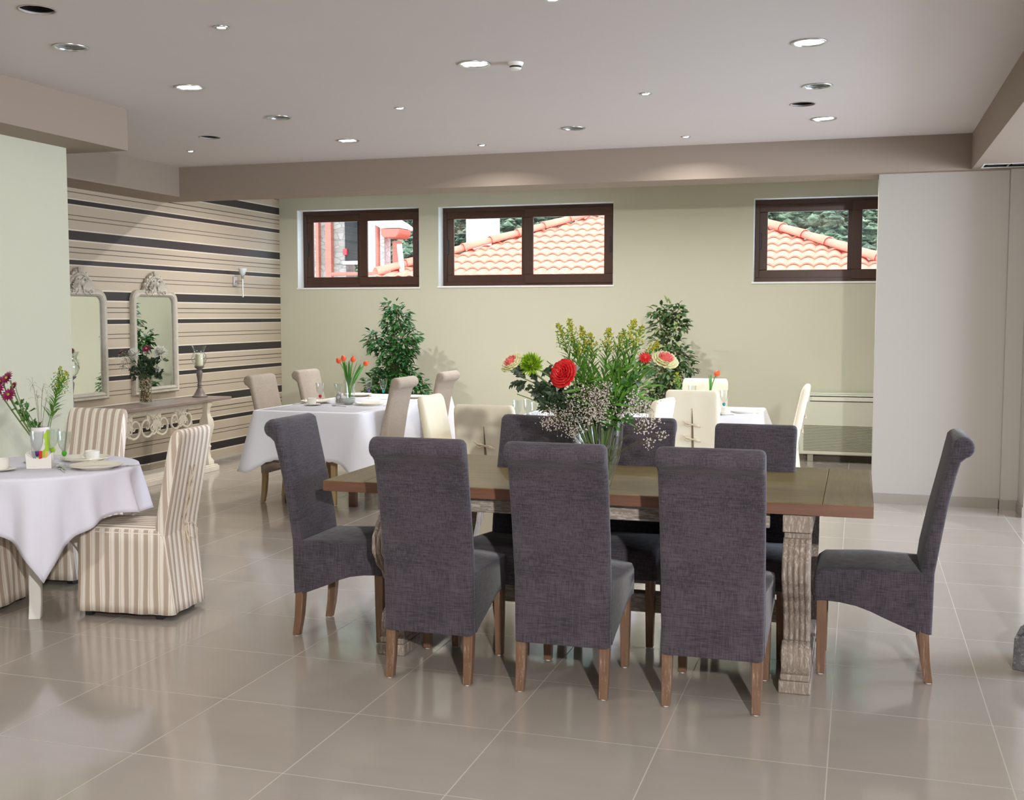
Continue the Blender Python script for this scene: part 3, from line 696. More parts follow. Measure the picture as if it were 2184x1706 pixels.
o = rect_cloth(-.495, .495, -1.05, 1.05, .80, .40, 3, cor=.28, flare=.055).build('tablecloth', M_CLOTH, None, smooth=60, solid=.002); o.location = (-4.275, 9.25, 0)
tag(o, 'white scallop-edged cloth on the rectangular table with the orange tulips', 'tablecloth')
legs_table('dining_table', 'wooden table under the white cloth behind the bouquet', -.5, .5, -.95, .75, .764, (-2.12, 8.48, 0), M_DKW)
o = rect_cloth(-.51, .51, -.96, .76, .77, .30, 5).build('tablecloth', M_CLOTH, None, smooth=60, solid=.002); o.location = (-2.12, 8.48, 0)
tag(o, 'white cloth on the middle table, mostly hidden behind the bouquet', 'tablecloth')
legs_table('dining_table', 'small square table under the white cloth at the right', -.36, .36, -.45, .36, .764, (-1.18, 9.75, 0), M_DKW)
o = rect_cloth(-.47, .41, -.46, .37, .77, .25, 8).build('tablecloth', M_CLOTH, None, smooth=60, solid=.002); o.location = (-1.18, 9.75, 0)
tag(o, 'white cloth on the small right-hand table beside the air unit', 'tablecloth')

# round table with pedestal legs
RTX, RTY, RTZ, RTR = -4.22, 5.04, .77, .50
t = thing('round_table', 'white round pedestal table with curved legs under the lilac-white cloth', 'table', (RTX, RTY, 0))
MB().lathe([(.001, RTZ - .03), (RTR - .01, RTZ - .03), (RTR - .005, RTZ - .015), (RTR - .01, RTZ - .005), (.001, RTZ - .005)], 48).build('table_top', M_WHITE, t)
MB().lathe([(.03, .20), (.05, .22), (.055, .30), (.04, .36), (.035, .45), (.05, .55), (.04, .62), (.10, .72), (.12, RTZ - .03)], 32).build('column', M_WHITE, t)
for k in range(3):
    a = D2(-62 + 120 * k); path = [(.03, .36), (.09, .40), (.16, .37), (.215, .28), (.235, .18), (.24, .09), (.255, .03), (.27, 0.0)]
    rg = []
    for i, (r, z) in enumerate(path):
        w = .030; hh = [.03, .034, .034, .03, .024, .021, .022, .024][i]
        d = path[min(i + 1, 7)][0] - path[max(i - 1, 0)][0], path[min(i + 1, 7)][1] - path[max(i - 1, 0)][1]; L = math.hypot(*d); nx, nz = -d[1] / L, d[0] / L
        if i == 7: nx, nz = 1, 0
        ca, sa = math.cos(a), math.sin(a)
        def P(rr_, zz, s): return (ca * rr_ - sa * s, sa * rr_ + ca * s, max(0, zz))
        rg.append([P(r + nx * hh, z + nz * hh, -w), P(r + nx * hh, z + nz * hh, w), P(r - nx * hh, z - nz * hh, w), P(r - nx * hh, z - nz * hh, -w)])
    MB().loft(rg).build('leg', M_WHITE, t, bevel=.004, smooth=60)
def round_cloth():
    b = MB(); N = 240; rings = [[] for _ in range(16)]; thc = D2(-51)
    for i in range(N):
        th = 2 * PI * i / N; d = (th - thc + PI) % (2 * PI) - PI; dd = (d + 2 * PI) % (PI / 2)
        dl = min(dd, PI / 2 - dd)                               # angle to the nearest corner of the square cloth
        drop = .72 / math.cos(PI / 4 - dl) - RTR
        if 40 < math.degrees(d) < 118: drop = min(drop, .262 + .01 * math.sin(th * 9))   # lies on the seat of the chair beside it
        fold = .040 * math.sin(th * 13 + 1.0) + .022 * math.sin(th * 7 + 2.2) + .012 * math.sin(th * 23)
        ca, sa = math.cos(th), math.sin(th); c = math.exp(-(dl / .22) ** 2)
        rings[0].append((.02 * ca, .02 * sa, RTZ)); rings[1].append((.3 * ca, .3 * sa, RTZ)); rings[2].append(((RTR - .015) * ca, (RTR - .015) * sa, RTZ)); rings[3].append((RTR * ca, RTR * sa, RTZ - .004)); rings[4].append(((RTR + .004) * ca, (RTR + .004) * sa, RTZ - .016))
        for k in range(5, 16):
            q = (k - 4) / 11.0; zz = RTZ - .016 - (drop - .016) * q
            off = .004 + .03 * q + fold * q ** .8 * (drop / .3) ** .5 * (1 - .5 * c) + .02 * c * q
            off = max(off, -.005)
            rings[k].append(((RTR + off) * ca, (RTR + off) * sa, zz))
    b.loft(rings, cap=False); b.add(rings[0], [tuple(range(N))]); return b
o = round_cloth().build('tablecloth', pmat('lilac_white_cloth', lin((226, 224, 238)), .9, spec=.2, var=.02, bump=.15, bscale=10), None, smooth=70, solid=.002); o.location = (RTX, RTY, 0)
tag(o, 'lilac-white square cloth draped in folds over the round table at the left', 'tablecloth')

# ------------------------------------------------------------------ console, mirrors, wall lamp, air unit
M_CARV = pmat('chalky_carved_wood', lin((222, 214, 196)), rough=0.8, var=0.10, scale=14, bump=0.3, bscale=60)
M_CTOP = wood('taupe_console_top', lin((124, 106, 98)), lin((150, 132, 122)), 1, .35)
t = thing('console_table', 'long chalky white carved console table with brown top against the striped wall', 'console', (-6.42, 8.95, 0))
MB().box(-.23, .165, -1.4, 1.40, .705, .735).build('table_top', M_CTOP, t, bevel=.004)
MB().box(-.21, .19, -1.42, 1.10, 0, .052).box(-.20, .18, -1.41, 1.09, .052, .066).build('plinth', M_CARV, t, bevel=.004)
def baluster(x, y):
    b = MB(); q = math.sqrt(2)
    prof = [(.050, .066), (.050, .10), (.044, .112), (.030, .135), (.024, .19), (.028, .235), (.034, .25), (.026, .262), (.030, .32), (.046, .40), (.056, .46), (.050, .52), (.034, .56), (.027, .60), (.030, .635), (.036, .65), (.044, .672), (.046, .705)]
    b.lathe([(r * q, z) for r, z in prof], 4, (x, y, 0), rot=PI / 4)
    return b.build('leg', M_CARV, t, bevel=.005, smooth=50)
for y in (1.02, -1.2): baluster(.10, y); baluster(-.15, y)
b = MB(); b.box(.055, .095, -1.16, .98, .655, .703); ap = b.build('apron', M_CARV, t, bevel=.004)
def spiral(cx, cz, r0, turns, a0, sg, x, rad, m=34):
    pts = []
    for k in range(m):
        q = k / (m - 1); a = a0 + sg * q * turns * 2 * PI; r = r0 * (1 - q) ** .8 + .004
        pts.append((x, cx + r * math.cos(a), cz + r * math.sin(a)))
    return pts
rr = random.Random(5)
b = MB(); yc = -.98
while yc < .95:
    q = 1 - abs(yc + .08) / 1.25; R = .074 + .062 * max(0, q)
    cz = .655 - R * .9
    for sg in (-1, 1):
        p = spiral(yc + sg * R * 1.02, cz, R, 1.6, PI / 2, sg, .088, .01)
        b.tube(p, [.014 * (1 - .5 * k / 33) for k in range(34)], 8)
        p = spiral(yc + sg * R * .35, cz - R * .2, R * .42, 1.3, -PI / 2, -sg, .098, .01, 24); b.tube(p, .008, 8)
    for k in range(7):                                         # leafy sprig between the volutes
        a = -PI / 2 + (k - 3) * .35; L = R * .95
        b.leaf((.098, yc, cz + R * .5), (0.15, math.cos(a) * .8, math.sin(a)), (1, 0, 0), L, .03, .12)
        b.ball((.105, yc + .02 * (k - 3), cz + R * (.55 + .08 * (k % 2))), .011, 8, 5)
    b.box(.070, .084, yc - R * .9, yc + R * .9, cz + R * .15, .66)
    yc += R * 3.5
b.build('carved_scrollwork', M_CARV, t, smooth=60)
M_FRAME = pmat('aged_grey_frame', lin((186, 178, 162)), rough=.6, var=.18, scale=30, bump=.4, bscale=90)
M_MIRR = bpy.data.materials.new('mirror_silver'); M_MIRR.use_nodes = True
_b = M_MIRR.node_tree.nodes['Principled BSDF']; _b.inputs['Metallic'].default_value = 1; _b.inputs['Roughness'].default_value = 0.01; _b.inputs['Base Color'].default_value = (.88, .92, .88, 1)
def mirror(label, yc, zb, zt, w, zc):
    t = thing('wall_mirror', label, 'mirror', (XL, yc, 0), 0, 'tall carved mirrors on the striped wall')
    hw = w / 2
    def outline(ins, x, n=8):
        h = hw - ins; r = .11 - ins * .6; pts = [(x, -h, zb + ins), (x, h, zb + ins)]
        for k in range(n + 1): a = PI / 2 * k / n; pts.append((x, h - r + r * math.cos(a), zt - ins - r + r * math.sin(a)))
        for k in range(n + 1): a = PI / 2 + PI / 2 * k / n; pts.append((x, -h + r + r * math.cos(a), zt - ins - r + r * math.sin(a)))
        return pts
    rg = [outline(0, .0), outline(.0, .035), outline(.012, .05), outline(.03, .042), outline(.045, .052), outline(.062, .040), outline(.07, .022), outline(.07, .0)]
    MB().loft(rg, cap=False).build('frame', M_FRAME, t, smooth=40)
    p = outline(.068, .02); MB().add(p, [tuple(range(len(p)))]).build('mirror_glass', M_MIRR, t, smooth=0)
    b = MB(); rr = random.Random(int(yc * 10)); H_ = zc - zt + .05; poly = []
    for k in range(33):
        a = PI * k / 32; q = 1 + .07 * math.sin(k * 2.3); poly.append((.20 * math.cos(a) * (1 - .35 * math.sin(a) ** 2) * q, zt - .05 + H_ * math.sin(a) ** .75 * q))
    b.prism(poly, 0, .012, .042)
    for sg in (-1, 1):
        for (cy_, cz_, r0, tn, a0, s2) in ((.075, .0, .045, 1.4, -PI / 2, -1), (.145, -.02, .034, 1.2, PI / 2, 1), (.045, .075, .036, 1.3, -PI / 2, 1)):
            b.tube([(p_[0], sg * p_[1], p_[2]) for p_ in spiral(cy_, zt + cz_, r0, tn, a0, s2, .05, 0, 24)], .009, 8)
        for k in range(8):
            a = .15 + k * .19; b.leaf((.05, sg * .03, zt), (.12, sg * math.cos(a), math.sin(a)), (1, 0, 0), (.15 - .01 * k), .045, -.12)
    for k in range(19): a = PI * k / 18; b.ball((.045, .17 * math.cos(a) * (1 - .3 * math.sin(a) ** 2), zt - .02 + (H_ - .05) * .88 * math.sin(a) ** .8), .017, 8, 5)
    b.ball((.05, 0, zt + .06), .034, 12, 8)
    for k in range(5): b.leaf((.045, 0, zc - .06), (.05, (k - 2) * .35, 1), (1, 0, 0), .075, .03, -.1)
    b.build('carved_crest', M_FRAME, t, smooth=60)
mirror('tall grey mirror with carved crest on the striped wall, behind the vase of flowers', 10.02, .775, 1.835, .77, 2.01)
mirror('tall grey mirror with carved crest cut by the edge of the left wall', 8.85, .775, 1.825, .76, 2.01)
t = thing('wall_lamp', 'chrome wall lamp with frosted white cone shade on the striped wall', 'wall lamp', (XL, 11.62, 1.97))
MB().box(0, .02, -.035, .035, -.055, .055).build('back_plate', M_STEEL, t, bevel=.004)
MB().tube([(.02, 0, 0), (.10, 0, .0)], .012, 10).build('arm', M_STEEL, t)
b = MB(); b.tube([(.11, 0, -.17), (.11, 0, .04)], .0085, 12); b.ball((.11, 0, -.175), .012, 10, 6); b.lathe([(.012, .03), (.02, .045), (.012, .06)], 16, (.11, 0, 0)); b.build('rod', M_STEEL, t, smooth=50)
MB().lathe([(.014, .05), (.03, .09), (.05, .15)], 24, (.11, 0, 0), cap=False).build('shade', pmat('frosted_shade', (.8, .82, .82), .4, Transmission_Weight=.3), t, solid=.003)

M_UNIT = pmat('ivory_metal_casing', lin((206, 208, 188)), rough=.4, var=.01)
t = thing('fan_coil_unit', 'ivory floor-standing air unit with slatted grille under the right window', 'air unit', (.15, 12.58, 0))
MB().box(-.745, .75, -.10, .10, .085, .735).build('casing', M_UNIT, t, bevel=.012)
MB().box(-.74, .745, -.085, .11, .735, .752).build('top_cap', M_UNIT, t, bevel=.004)
b = MB(); b.box(-.62, .62, -.1025, -.099, .668, .712); b.build('outlet_flap', pmat('ivory_flap', lin((222, 222, 204)), .35), t, bevel=.002)
MB().box(-.64, .64, -.1012, -.0995, .712, .722).box(-.64, .64, -.1012, -.0995, .660, .668).build('outlet_gap', M_DARK, t, smooth=0)
b = MB()
for k in range(17): b.box(-.70, .70, -.103, -.100, .13 + k * .0165, .1385 + k * .0165)
b.build('intake_grille', pmat('grille_shadow', lin((120, 120, 98)), .6), t, smooth=0)
MB().box(-.66, -.60, .0, .10, 0, .085).build('foot', M_UNIT, t); MB().box(.60, .66, .0, .10, 0, .085).build('foot', M_UNIT, t)

# ------------------------------------------------------------------ flowers and plants
def gm(name, c, rough=.5, **k): return pmat(name, lin(c), rough=rough, var=.22, scale=25, **k)
M_LEAF = gm('ficus_leaf', (44, 92, 38), .38); M_LEAF2 = gm('variegated_ficus_leaf', (66, 96, 50), .4)
M_LEAFE = gm('cream_leaf_edge', (140, 150, 100)); M_STEM = gm('green_stem', (96, 120, 60)); M_LANCE = gm('goldenrod_leaf', (92, 142, 48))
M_GOLD = gm('goldenrod_yellow', (176, 172, 44), .8); M_DKLEAF = gm('dark_chrysanthemum_leaf', (46, 66, 40)); M_SAGEL = gm('sage_green_kale_leaf', (150, 166, 148), .6)
M_BARK = gm('ficus_bark', (120, 92, 70), .8)
M_RED = pmat('red_petal', lin((206, 30, 34)), .45, var=.15, scale=30); M_PINK = pmat('pink_petal', lin((226, 110, 104)), .5, var=.15, scale=40)
M_CRM = pmat('cream_petal', lin((226, 222, 176)), .55, var=.08, scale=30); M_LIMEF = gm('lime_petal', (150, 190, 40), .5)
M_GYP = pmat('gypsophila_white', lin((216, 206, 196)), .7, var=.15, scale=60); M_TWIG = gm('brown_twig', (92, 84, 52), .8)
M_MAG = pmat('magenta_petal', lin((142, 30, 84)), .5, var=.25, scale=60); M_ORG = pmat('tulip_orange', lin((228, 92, 40)), .45, var=.2, scale=60)
M_WHF = pmat('white_petal', lin((236, 236, 226)), .6, var=.04)
def rvec(r): return Vector((r.gauss(0, 1), r.gauss(0, 1), r.gauss(0, 1))).normalized()
def bez(a, b, c, n=10): return [(Vector(a) * (1 - i / n) ** 2 + Vector(b) * 2 * (1 - i / n) * (i / n) + Vector(c) * (i / n) ** 2) for i in range(n + 1)]

def ficus(label, loc, blobs, leafm, top, seed, lw=.034, edge=None):
    t = thing('ficus_tree', label, 'plant', loc); r = random.Random(seed)
    MB().lathe([(.001, 0), (.13, 0), (.16, .28), (.17, .30), (.15, .30), (.14, .27), (.001, .27)], 32).build('pot', pmat('terracotta_pot_%d' % seed, lin((120, 100, 84)), .7), t)
    b = MB(); b.tube(bez((0, 0, .25), (.03, .0, .8), (-.01, 0, top * .8), 12), [.022 - .0012 * k for k in range(13)], 8); b.tube(bez((.01, 0, .25), (-.05, .02, .7), (.02, 0, top * .72), 12), .012, 8)
    f = MB(); e = MB()
    for (cx, cy_, cz, rad, n) in blobs:
        for _ in range(max(2, n // 40)):
            p = Vector((cx, cy_, cz)) + rvec(r) * rad * .8; b.tube(bez((0, 0, max(.5, cz - .35)), (cx * .5, cy_ * .5, cz - .02), p, 6), .004, 5)
        for _ in range(int(n * .88)):
            d = rvec(r); rr_ = rad * (r.random() ** .45); p = Vector((cx + d.x * rr_, cy_ + d.y * rr_, cz + d.z * rr_))
            ld = (Vector((d.x, d.y, d.z * .3 - .15)) + rvec(r) * .5); L = r.uniform(.065, .10)
            nn = Vector((0, -.3, 1)) + rvec(r) * .6
            f.leaf(p, ld, nn, L, lw, .2, 1 if (edge and r.random() < .14) else 0)
    b.build('trunk', M_BARK, t, smooth=60); f.build('foliage', [leafm, edge] if edge else [leafm], t, smooth=60)
ficus('tall dark green artificial ficus tree against the plain wall between the tables', (-5.16, 12.05, 0),
      [(0.0, 0, 1.66, .10, 75), (.07, 0, 1.54, .15, 150), (-.07, 0, 1.47, .10, 55), (-.22, 0, 1.30, .12, 95), (-.12, 0, 1.22, .16, 130), (.16, 0, 1.30, .17, 210), (.10, 0, 1.17, .18, 210), (.02, 0, 1.02, .20, 230),
       (-.06, 0, .86, .20, 230), (.12, 0, .84, .20, 230), (-.20, 0, .74, .18, 180), (.26, 0, .78, .15, 120), (.0, 0, .66, .25, 260), (.32, 0, .64, .16, 90), (-.3, 0, .60, .14, 90)], M_LEAF, 1.7, 11)
ficus('variegated ficus tree behind the bouquet against the plain wall', (-2.02, 12.1, 0),
      [(-.05, 0, 1.60, .10, 60), (.10, 0, 1.60, .13, 120), (.16, 0, 1.48, .11, 90), (-.02, 0, 1.44, .12, 80), (.0, 0, 1.30, .13, 80), (.08, 0, 1.22, .15, 110), (.18, 0, 1.14, .13, 90), (.26, 0, 1.04, .10, 60),
       (.02, 0, .98, .16, 110), (0, 0, .84, .20, 170), (.10, 0, .74, .22, 200), (-.15, 0, .66, .2, 150)], M_LEAF2, 1.6, 12, .040, M_LEAFE)

def rose_bloom(b, c, ax, R, m_out, m_in, r, outer=None):
    c = Vector(c); ax = Vector(ax).normalized(); u = ax.orthogonal().normalized(); v = ax.cross(u)
    lay = [(.15, .16, 5, m_in), (.32, .14, 7, m_in), (.50, .10, 8, m_in), (.68, .05, 9, m_out), (.84, -.06, 10, m_out), (1.0, -.24, 11, m_out)]
    for q, (rad, h, n, m) in enumerate(lay):
        for k in range(n):
            a = 2 * PI * k / n + q * .7 + r.uniform(-.1, .1); d = u * math.cos(a) + v * math.sin(a); s = ax.cross(d)
            rim = R * rad; base = c - ax * R * .55 + d * rim * .25; rows = []
            op = .25 + .75 * rad
            for j in range(5):
                w = j / 4; rr_ = rim * (.25 + .75 * w ** .8 * (1.0 + .12 * (w > .8))); hh = (-.55 + (h + .62) * w ** (1.0 if rad < .6 else .8)) * R * (1.15 - .25 * rad)
                wd = R * (.20 + .34 * rad) * math.sin(PI * (.12 + .68 * w)) * 1.25
                row = []
                for i in range(5):
                    x = (i - 2) / 2.0; ruf = R * .10 * math.sin(i * 2.3 + k * 1.7 + q) * w ** 2
                    row.append(c + d * (rr_ - abs(x) ** 2 * wd * .35) + s * x * wd + ax * (hh + ruf - abs(x) ** 2 * R * .06))
                rows.append(row)
            vs = [p for row in rows for p in row]
            b.add(vs, [(j * 5 + i, j * 5 + i + 1, (j + 1) * 5 + i + 1, (j + 1) * 5 + i) for j in range(4) for i in range(4)], m)
def mum_bloom(b, c, ax, R, r, n=230, m=0, wd=.11):
    c = Vector(c); ax = Vector(ax).normalized()
    for _ in range(n):
        d = (rvec(r) + ax * .75).normalized(); b.leaf(c + d * R * .15, d, ax + rvec(r) * .3, R * r.uniform(.75, 1.02), R * wd * 1.6, -.25, m)
def daisy_bloom(b, c, ax, R, r, m=0, mc=1):
    c = Vector(c); ax = Vector(ax).normalized(); u = ax.orthogonal().normalized(); v = ax.cross(u)
    for q, n in ((1.0, 15), (.75, 13), (.5, 9)):
        for k in range(n):
            a = 2 * PI * k / n + q * 3; d = u * math.cos(a) + v * math.sin(a); b.leaf(c, d + ax * (.15 + (1 - q) * .9), ax, R * q, R * .30, .1, m)
    b.ball(c + ax * R * .12, R * .18, 8, 5, mc)
def goldenrod(label, base, ctrl, tip, r, plume=.14, dens=34, ym=.55, group=None, leafL=.10, lo=.15):
    t = thing('goldenrod_stem', label, 'flower', base, 0, group); base = Vector(base)
    pts = bez((0, 0, 0), Vector(ctrl) - base, Vector(tip) - base, 16)
    MB().tube(pts, [.0032 - .00014 * k for k in range(17)], 6).build('stem', M_STEM, t, smooth=60)
    L = MB()
    def at(q):
        x = q * 16; i = min(15, int(x)); return pts[i].lerp(pts[i + 1], x - i), (pts[i + 1] - pts[i]).normalized()
    for k in range(dens):
        q = lo + (.86 - lo) * k / dens; p, d = at(q); a = k * 2.4; s = d.orthogonal().normalized(); s = s * math.cos(a) + d.cross(s) * math.sin(a)
        L.leaf(p, s * .8 + d * .9, d, leafL * (1.1 - .7 * q) * r.uniform(.8, 1.2), .013 * (1.15 - .6 * q), .15)
    L.build('leaves', M_LANCE, t, smooth=60)
    P = MB(); total = sum((pts[i + 1] - pts[i]).length for i in range(16)); f0 = 1 - plume / total
    for k in range(26):
        q = f0 + (1 - f0) * k / 26; p, d = at(q); w = plume * .38 * (1 - (k / 26)) ** .8 + .006; a = k * 2.4; s = d.orthogonal().normalized(); s = s * math.cos(a) + d.cross(s) * math.sin(a)
        e = p + (s * .9 + d * .7).normalized() * w
        for j in range(7):
            c = p.lerp(e, (j + .5) / 7) + rvec(r) * .003; P.leaf(c, rvec(r) + Vector((0, 0, .6)), rvec(r), .013, .007, 0, 0 if r.random() < ym * .55 + .5 * (k / 26) else 1)
    P.build('plume', [M_GOLD, M_LANCE], t, smooth=0)
    return t
def gypsophila(label, base, blobs, r, group=None, size=.0032, n=70, mat_=None):
    t = thing('gypsophila_spray', label, 'flower', base, 0, group); T = MB(); F = MB(); b0 = Vector(base)
    for (c, rad, cnt) in blobs:
        c = Vector(c) - b0
        T.tube(bez((0, 0, 0), (c.x * .25, c.y * .3, c.z * .75), c, 8), .0014, 4)
        for _ in range(cnt):
            p = c + Vector((r.gauss(0, .5), r.gauss(0, .5), r.gauss(0, .5))) * rad
            if r.random() < .35: T.tube([c + (p - c) * .1, c + (p - c) * .6 + Vector((0, 0, .01)), p], .0006, 3, cap=False)
            s = size * r.uniform(.7, 1.3)
            F.add([p + Vector(v) * s for v in ((1, 0, 0), (-1, 0, 0), (0, 1, 0), (0, -1, 0), (0, 0, 1), (0, 0, -1))], [(0, 2, 4), (2, 1, 4), (1, 3, 4), (3, 0, 4), (2, 0, 5), (1, 2, 5), (3, 1, 5), (0, 3, 5)])
    T.build('twigs', M_TWIG, t, smooth=0); F.build('blossoms', M_GYP, t, smooth=0); return t
def lobed_leaf(b, p, d, n, L, m=0):
    p = Vector(p); d = Vector(d).normalized()
    b.leaf(p, d, n, L, L * .38, .25, m)
    for q in (.3, .5, .68):
        for sg in (-1, 1):
            s = d.cross(Vector(n)).normalized() * sg; b.leaf(p + d * L * q * .9, d * .6 + s, n, L * .38, L * .2, .2, m)

# -- bouquet on the long table
BX, BY = -1.125, 4.985
t = thing('glass_vase', 'tall clear ribbed glass vase holding the big bouquet on the long table', 'vase', (BX, BY, TZ + .0006))
prof = [(.001, .0), (.056, .0), (.062, .006), (.064, .02), (.080, .07), (.098, .13), (.108, .19), (.112, .25), (.114, .300), (.109, .301), (.107, .25), (.103, .19), (.092, .13), (.074, .075), (.056, .03), (.001, .022)]
b = MB(); n = 48
b.loft([[(r * (1 + .02 * (k % 4 == 0)) * math.cos(2 * PI * k / n), r * (1 + .02 * (k % 4 == 0)) * math.sin(2 * PI * k / n), z) for k in range(n)] for r, z in prof])
b.build('vase_body', M_GLASS, t, smooth=50)
W_ = MB(); W_.lathe([(.001, .024), (.054, .032), (.0725, .078), (.0905, .13), (.1005, .175), (.001, .175)], 48); W_.build('water', thin_glass('vase_water', (.93, .95, .88), .02, 1.2), t, smooth=50)
rb = random.Random(21)
def bp(x, z, y=0.0): return (BX + x * .956 - y * .294, BY + x * .294 + y * .956, TZ + z)
GB = 'goldenrod stems in the big bouquet'
gl = [((-.185, .735), 'leftmost yellow-green goldenrod stem of the big bouquet, lower tip', .4), ((-.137, .755), 'goldenrod stem with the tallest left tip in the big bouquet', .8), ((-.075, .72), 'goldenrod stem arching in the left middle of the big bouquet', .7),
      ((-.035, .69), 'goldenrod stem just left of the gap in the big bouquet', .75), ((-.105, .645), 'short goldenrod stem with a bright yellow head behind the red bloom', .95), ((.048, .715), 'goldenrod stem just right of the gap in the big bouquet', .8),
      ((.115, .705), 'goldenrod stem leaning right in the middle of the big bouquet', .7), ((.165, .755), 'tallest goldenrod stem on the right of the big bouquet', .85), ((.205, .725), 'dense goldenrod stem above the orange lily', .6), ((.275, .652), 'goldenrod stem with a drooping yellow head above the cream bloom at right', .98)]
for i, ((x, z), lab, ym) in enumerate(gl):
    yy = rb.uniform(-.04, .07)
    goldenrod(lab, bp(x * .18 * rb.uniform(-.5, 1.2), .04 + .004 * i, rb.uniform(-.02, .02)), bp(x * .35, .42, yy * .5), bp(x, z, yy), rb, .13 if i != 4 else .09, 62, ym, GB, .115, .38)
def bloom_stem(name, label, cat, c, ax, kind, R, mats, group=None, leaves=0, base=None, leafm=None, mid=.35):
    b0 = Vector(base if base else bp(0, .05)); t = thing(name, label, cat, b0, 0, group); cc = Vector(c) - b0; r = random.Random(len(label) * 7)
    a = Vector(ax).normalized(); pts = bez((0, 0, 0), (cc.x * mid, cc.y * mid, cc.z * .85), cc - a * R * .5, 12)
    MB().tube(pts, .0042 if R > .03 else .0022, 7).build('stem', M_STEM, t, smooth=60)
    b = MB()
    if kind == 'rose': rose_bloom(b, cc, ax, R, 0, 1, r)
    elif kind == 'kale': rose_bloom(b, cc, ax, R, 0, 1, r, 1)
    elif kind == 'mum': mum_bloom(b, cc, ax, R, r)
    elif kind == 'daisy': daisy_bloom(b, cc, ax, R, r)
    b.build('bloom', mats, t, smooth=60, solid=.0012 if kind in ('rose', 'kale') else 0)
    if leaves:
        L = MB()
        for k in range(leaves):
            q = .45 + .5 * k / leaves; i = int(q * 12); p = pts[i]; d = rvec(r); d.z = abs(d.z) * .3 - .1
            if kind in ('kale', 'rose') and k > leaves - 5: p = cc - a * R * .6; aa = k * 1.35; u = a.orthogonal().normalized(); d = (u * math.cos(aa) + a.cross(u) * math.sin(aa)) * .9 + a * .3; L.leaf(p, d, a, R * 1.35, R * .9, .15)
            else: lobed_leaf(L, p, d, (0, 0, 1), r.uniform(.05, .09))
        L.build('leaves', leafm or M_DKLEAF, t, smooth=60)
    return t
bloom_stem('ornamental_kale', 'large red ruffled bloom on the left of the big bouquet', 'flower', bp(-.172, .523, -.10), (-.35, -.85, .35), 'rose', .064, [M_RED, M_RED], leaves=6, leafm=M_SAGEL)
bloom_stem('ornamental_kale', 'cream bloom with pink heart at the far left of the big bouquet', 'flower', bp(-.398, .570, -.02), (-.45, -.55, .72), 'kale', .054, [M_CRM, M_PINK], leaves=7, leafm=M_SAGEL)
bloom_stem('ornamental_kale', 'cream bloom with pink heart at the right of the big bouquet, by the yellow droop', 'flower', bp(.300, .585, -.03), (.35, -.42, .85), 'kale', .060, [M_CRM, M_PINK], leaves=9, leafm=M_SAGEL)
bloom_stem('chrysanthemum', 'lime green spidery chrysanthemum between the red and the cream blooms', 'flower', bp(-.302, .553, -.06), (-.2, -.75, .5), 'mum', .056, [M_LIMEF], leaves=9, leafm=M_DKLEAF)
bloom_stem('lily_flower', 'orange-red flower half hidden in greenery on the right of the big bouquet', 'flower', bp(.205, .585, -.05), (.2, -.6, .5), 'daisy', .034, [M_RED, M_ORG], leaves=3, leafm=M_LANCE)
# dark lobed foliage spreading left and green leaves in the middle
def foliage(name, label, pts_, m, base, seed, L0=.07, kind='lobed', group=None):
    t = thing(name, label, 'foliage', base, 0, group); r = random.Random(seed); b = MB(); s = MB(); b0 = Vector(base)
    for (c, n, rad) in pts_:
        cc = Vector(c) - b0; path = bez((0, 0, 0), (cc.x * .3, cc.y * .3, cc.z * .8), cc, 8); s.tube(path, .0022, 5)
        for _ in range(n):
            q = r.uniform(.45, 1); i = min(7, int(q * 8)); p = path[i].lerp(path[i + 1], r.random()) + rvec(r) * rad * .4; d = rvec(r) * .9 + (path[i + 1] - path[i]).normalized() * .6
            nn = Vector((0, -.7, .6)) + rvec(r) * .5
            if kind == 'lobed': lobed_leaf(b, p, d, nn, L0 * r.uniform(.7, 1.2))
            else: b.leaf(p, d, nn, L0 * r.uniform(.8, 1.6), .014, .2)
    s.build('stems', M_STEM, t, smooth=60); b.build('leaves', m, t, smooth=60); return t
foliage('leafy_sprig', 'dark lobed leaves spreading left under the red and lime blooms', [(bp(-.36, .50, .0), 14, .04), (bp(-.30, .46, -.02), 18, .05), (bp(-.37, .42, 0), 5, .03), (bp(-.22, .44, -.03), 20, .06), (bp(-.17, .38, -.03), 14, .05), (bp(-.235, .57, .0), 6, .03)], M_DKLEAF, bp(-.01, .06), 31, .075)
foliage('leafy_sprig', 'bright green narrow leaves filling the centre of the big bouquet', [(bp(-.08, .50, 0), 26, .08), (bp(-.03, .44, -.03), 26, .08), (bp(.05, .50, 0), 30, .08), (bp(.12, .54, 0), 34, .09), (bp(.16, .46, -.02), 36, .09), (bp(.08, .40, -.05), 26, .07)], M_LANCE, bp(.01, .06), 32, .09, 'lance')
foliage('leafy_sprig', 'deep green leaves at the right heart of the big bouquet', [(bp(.10, .45, -.04), 16, .06), (bp(.18, .52, 0), 16, .06), (bp(.10, .36, -.05), 14, .05), (bp(.03, .33, -.06), 10, .04)], gm('mid_green_leaf', (56, 104, 36)), bp(.02, .06), 33, .065)
gg = 'gypsophila sprays in the big bouquet'
gypsophila('olive gypsophila spray drooping over the left rim of the big vase', bp(-.02, .06), [(bp(-.14, .36, -.06), .05, 130), (bp(-.19, .31, -.07), .055, 170), (bp(-.12, .27, -.09), .05, 150), (bp(-.22, .35, -.04), .04, 80), (bp(-.24, .29, -.05), .03, 50)], rb, gg)
gypsophila('dense pinkish gypsophila cloud above the rim of the big vase', bp(0, .06), [(bp(-.06, .42, -.07), .05, 190), (bp(0, .40, -.08), .055, 240), (bp(.0, .34, -.10), .05, 190), (bp(-.05, .33, -.10), .05, 160), (bp(.04, .44, -.05), .04, 110)], rb, gg, .0036)
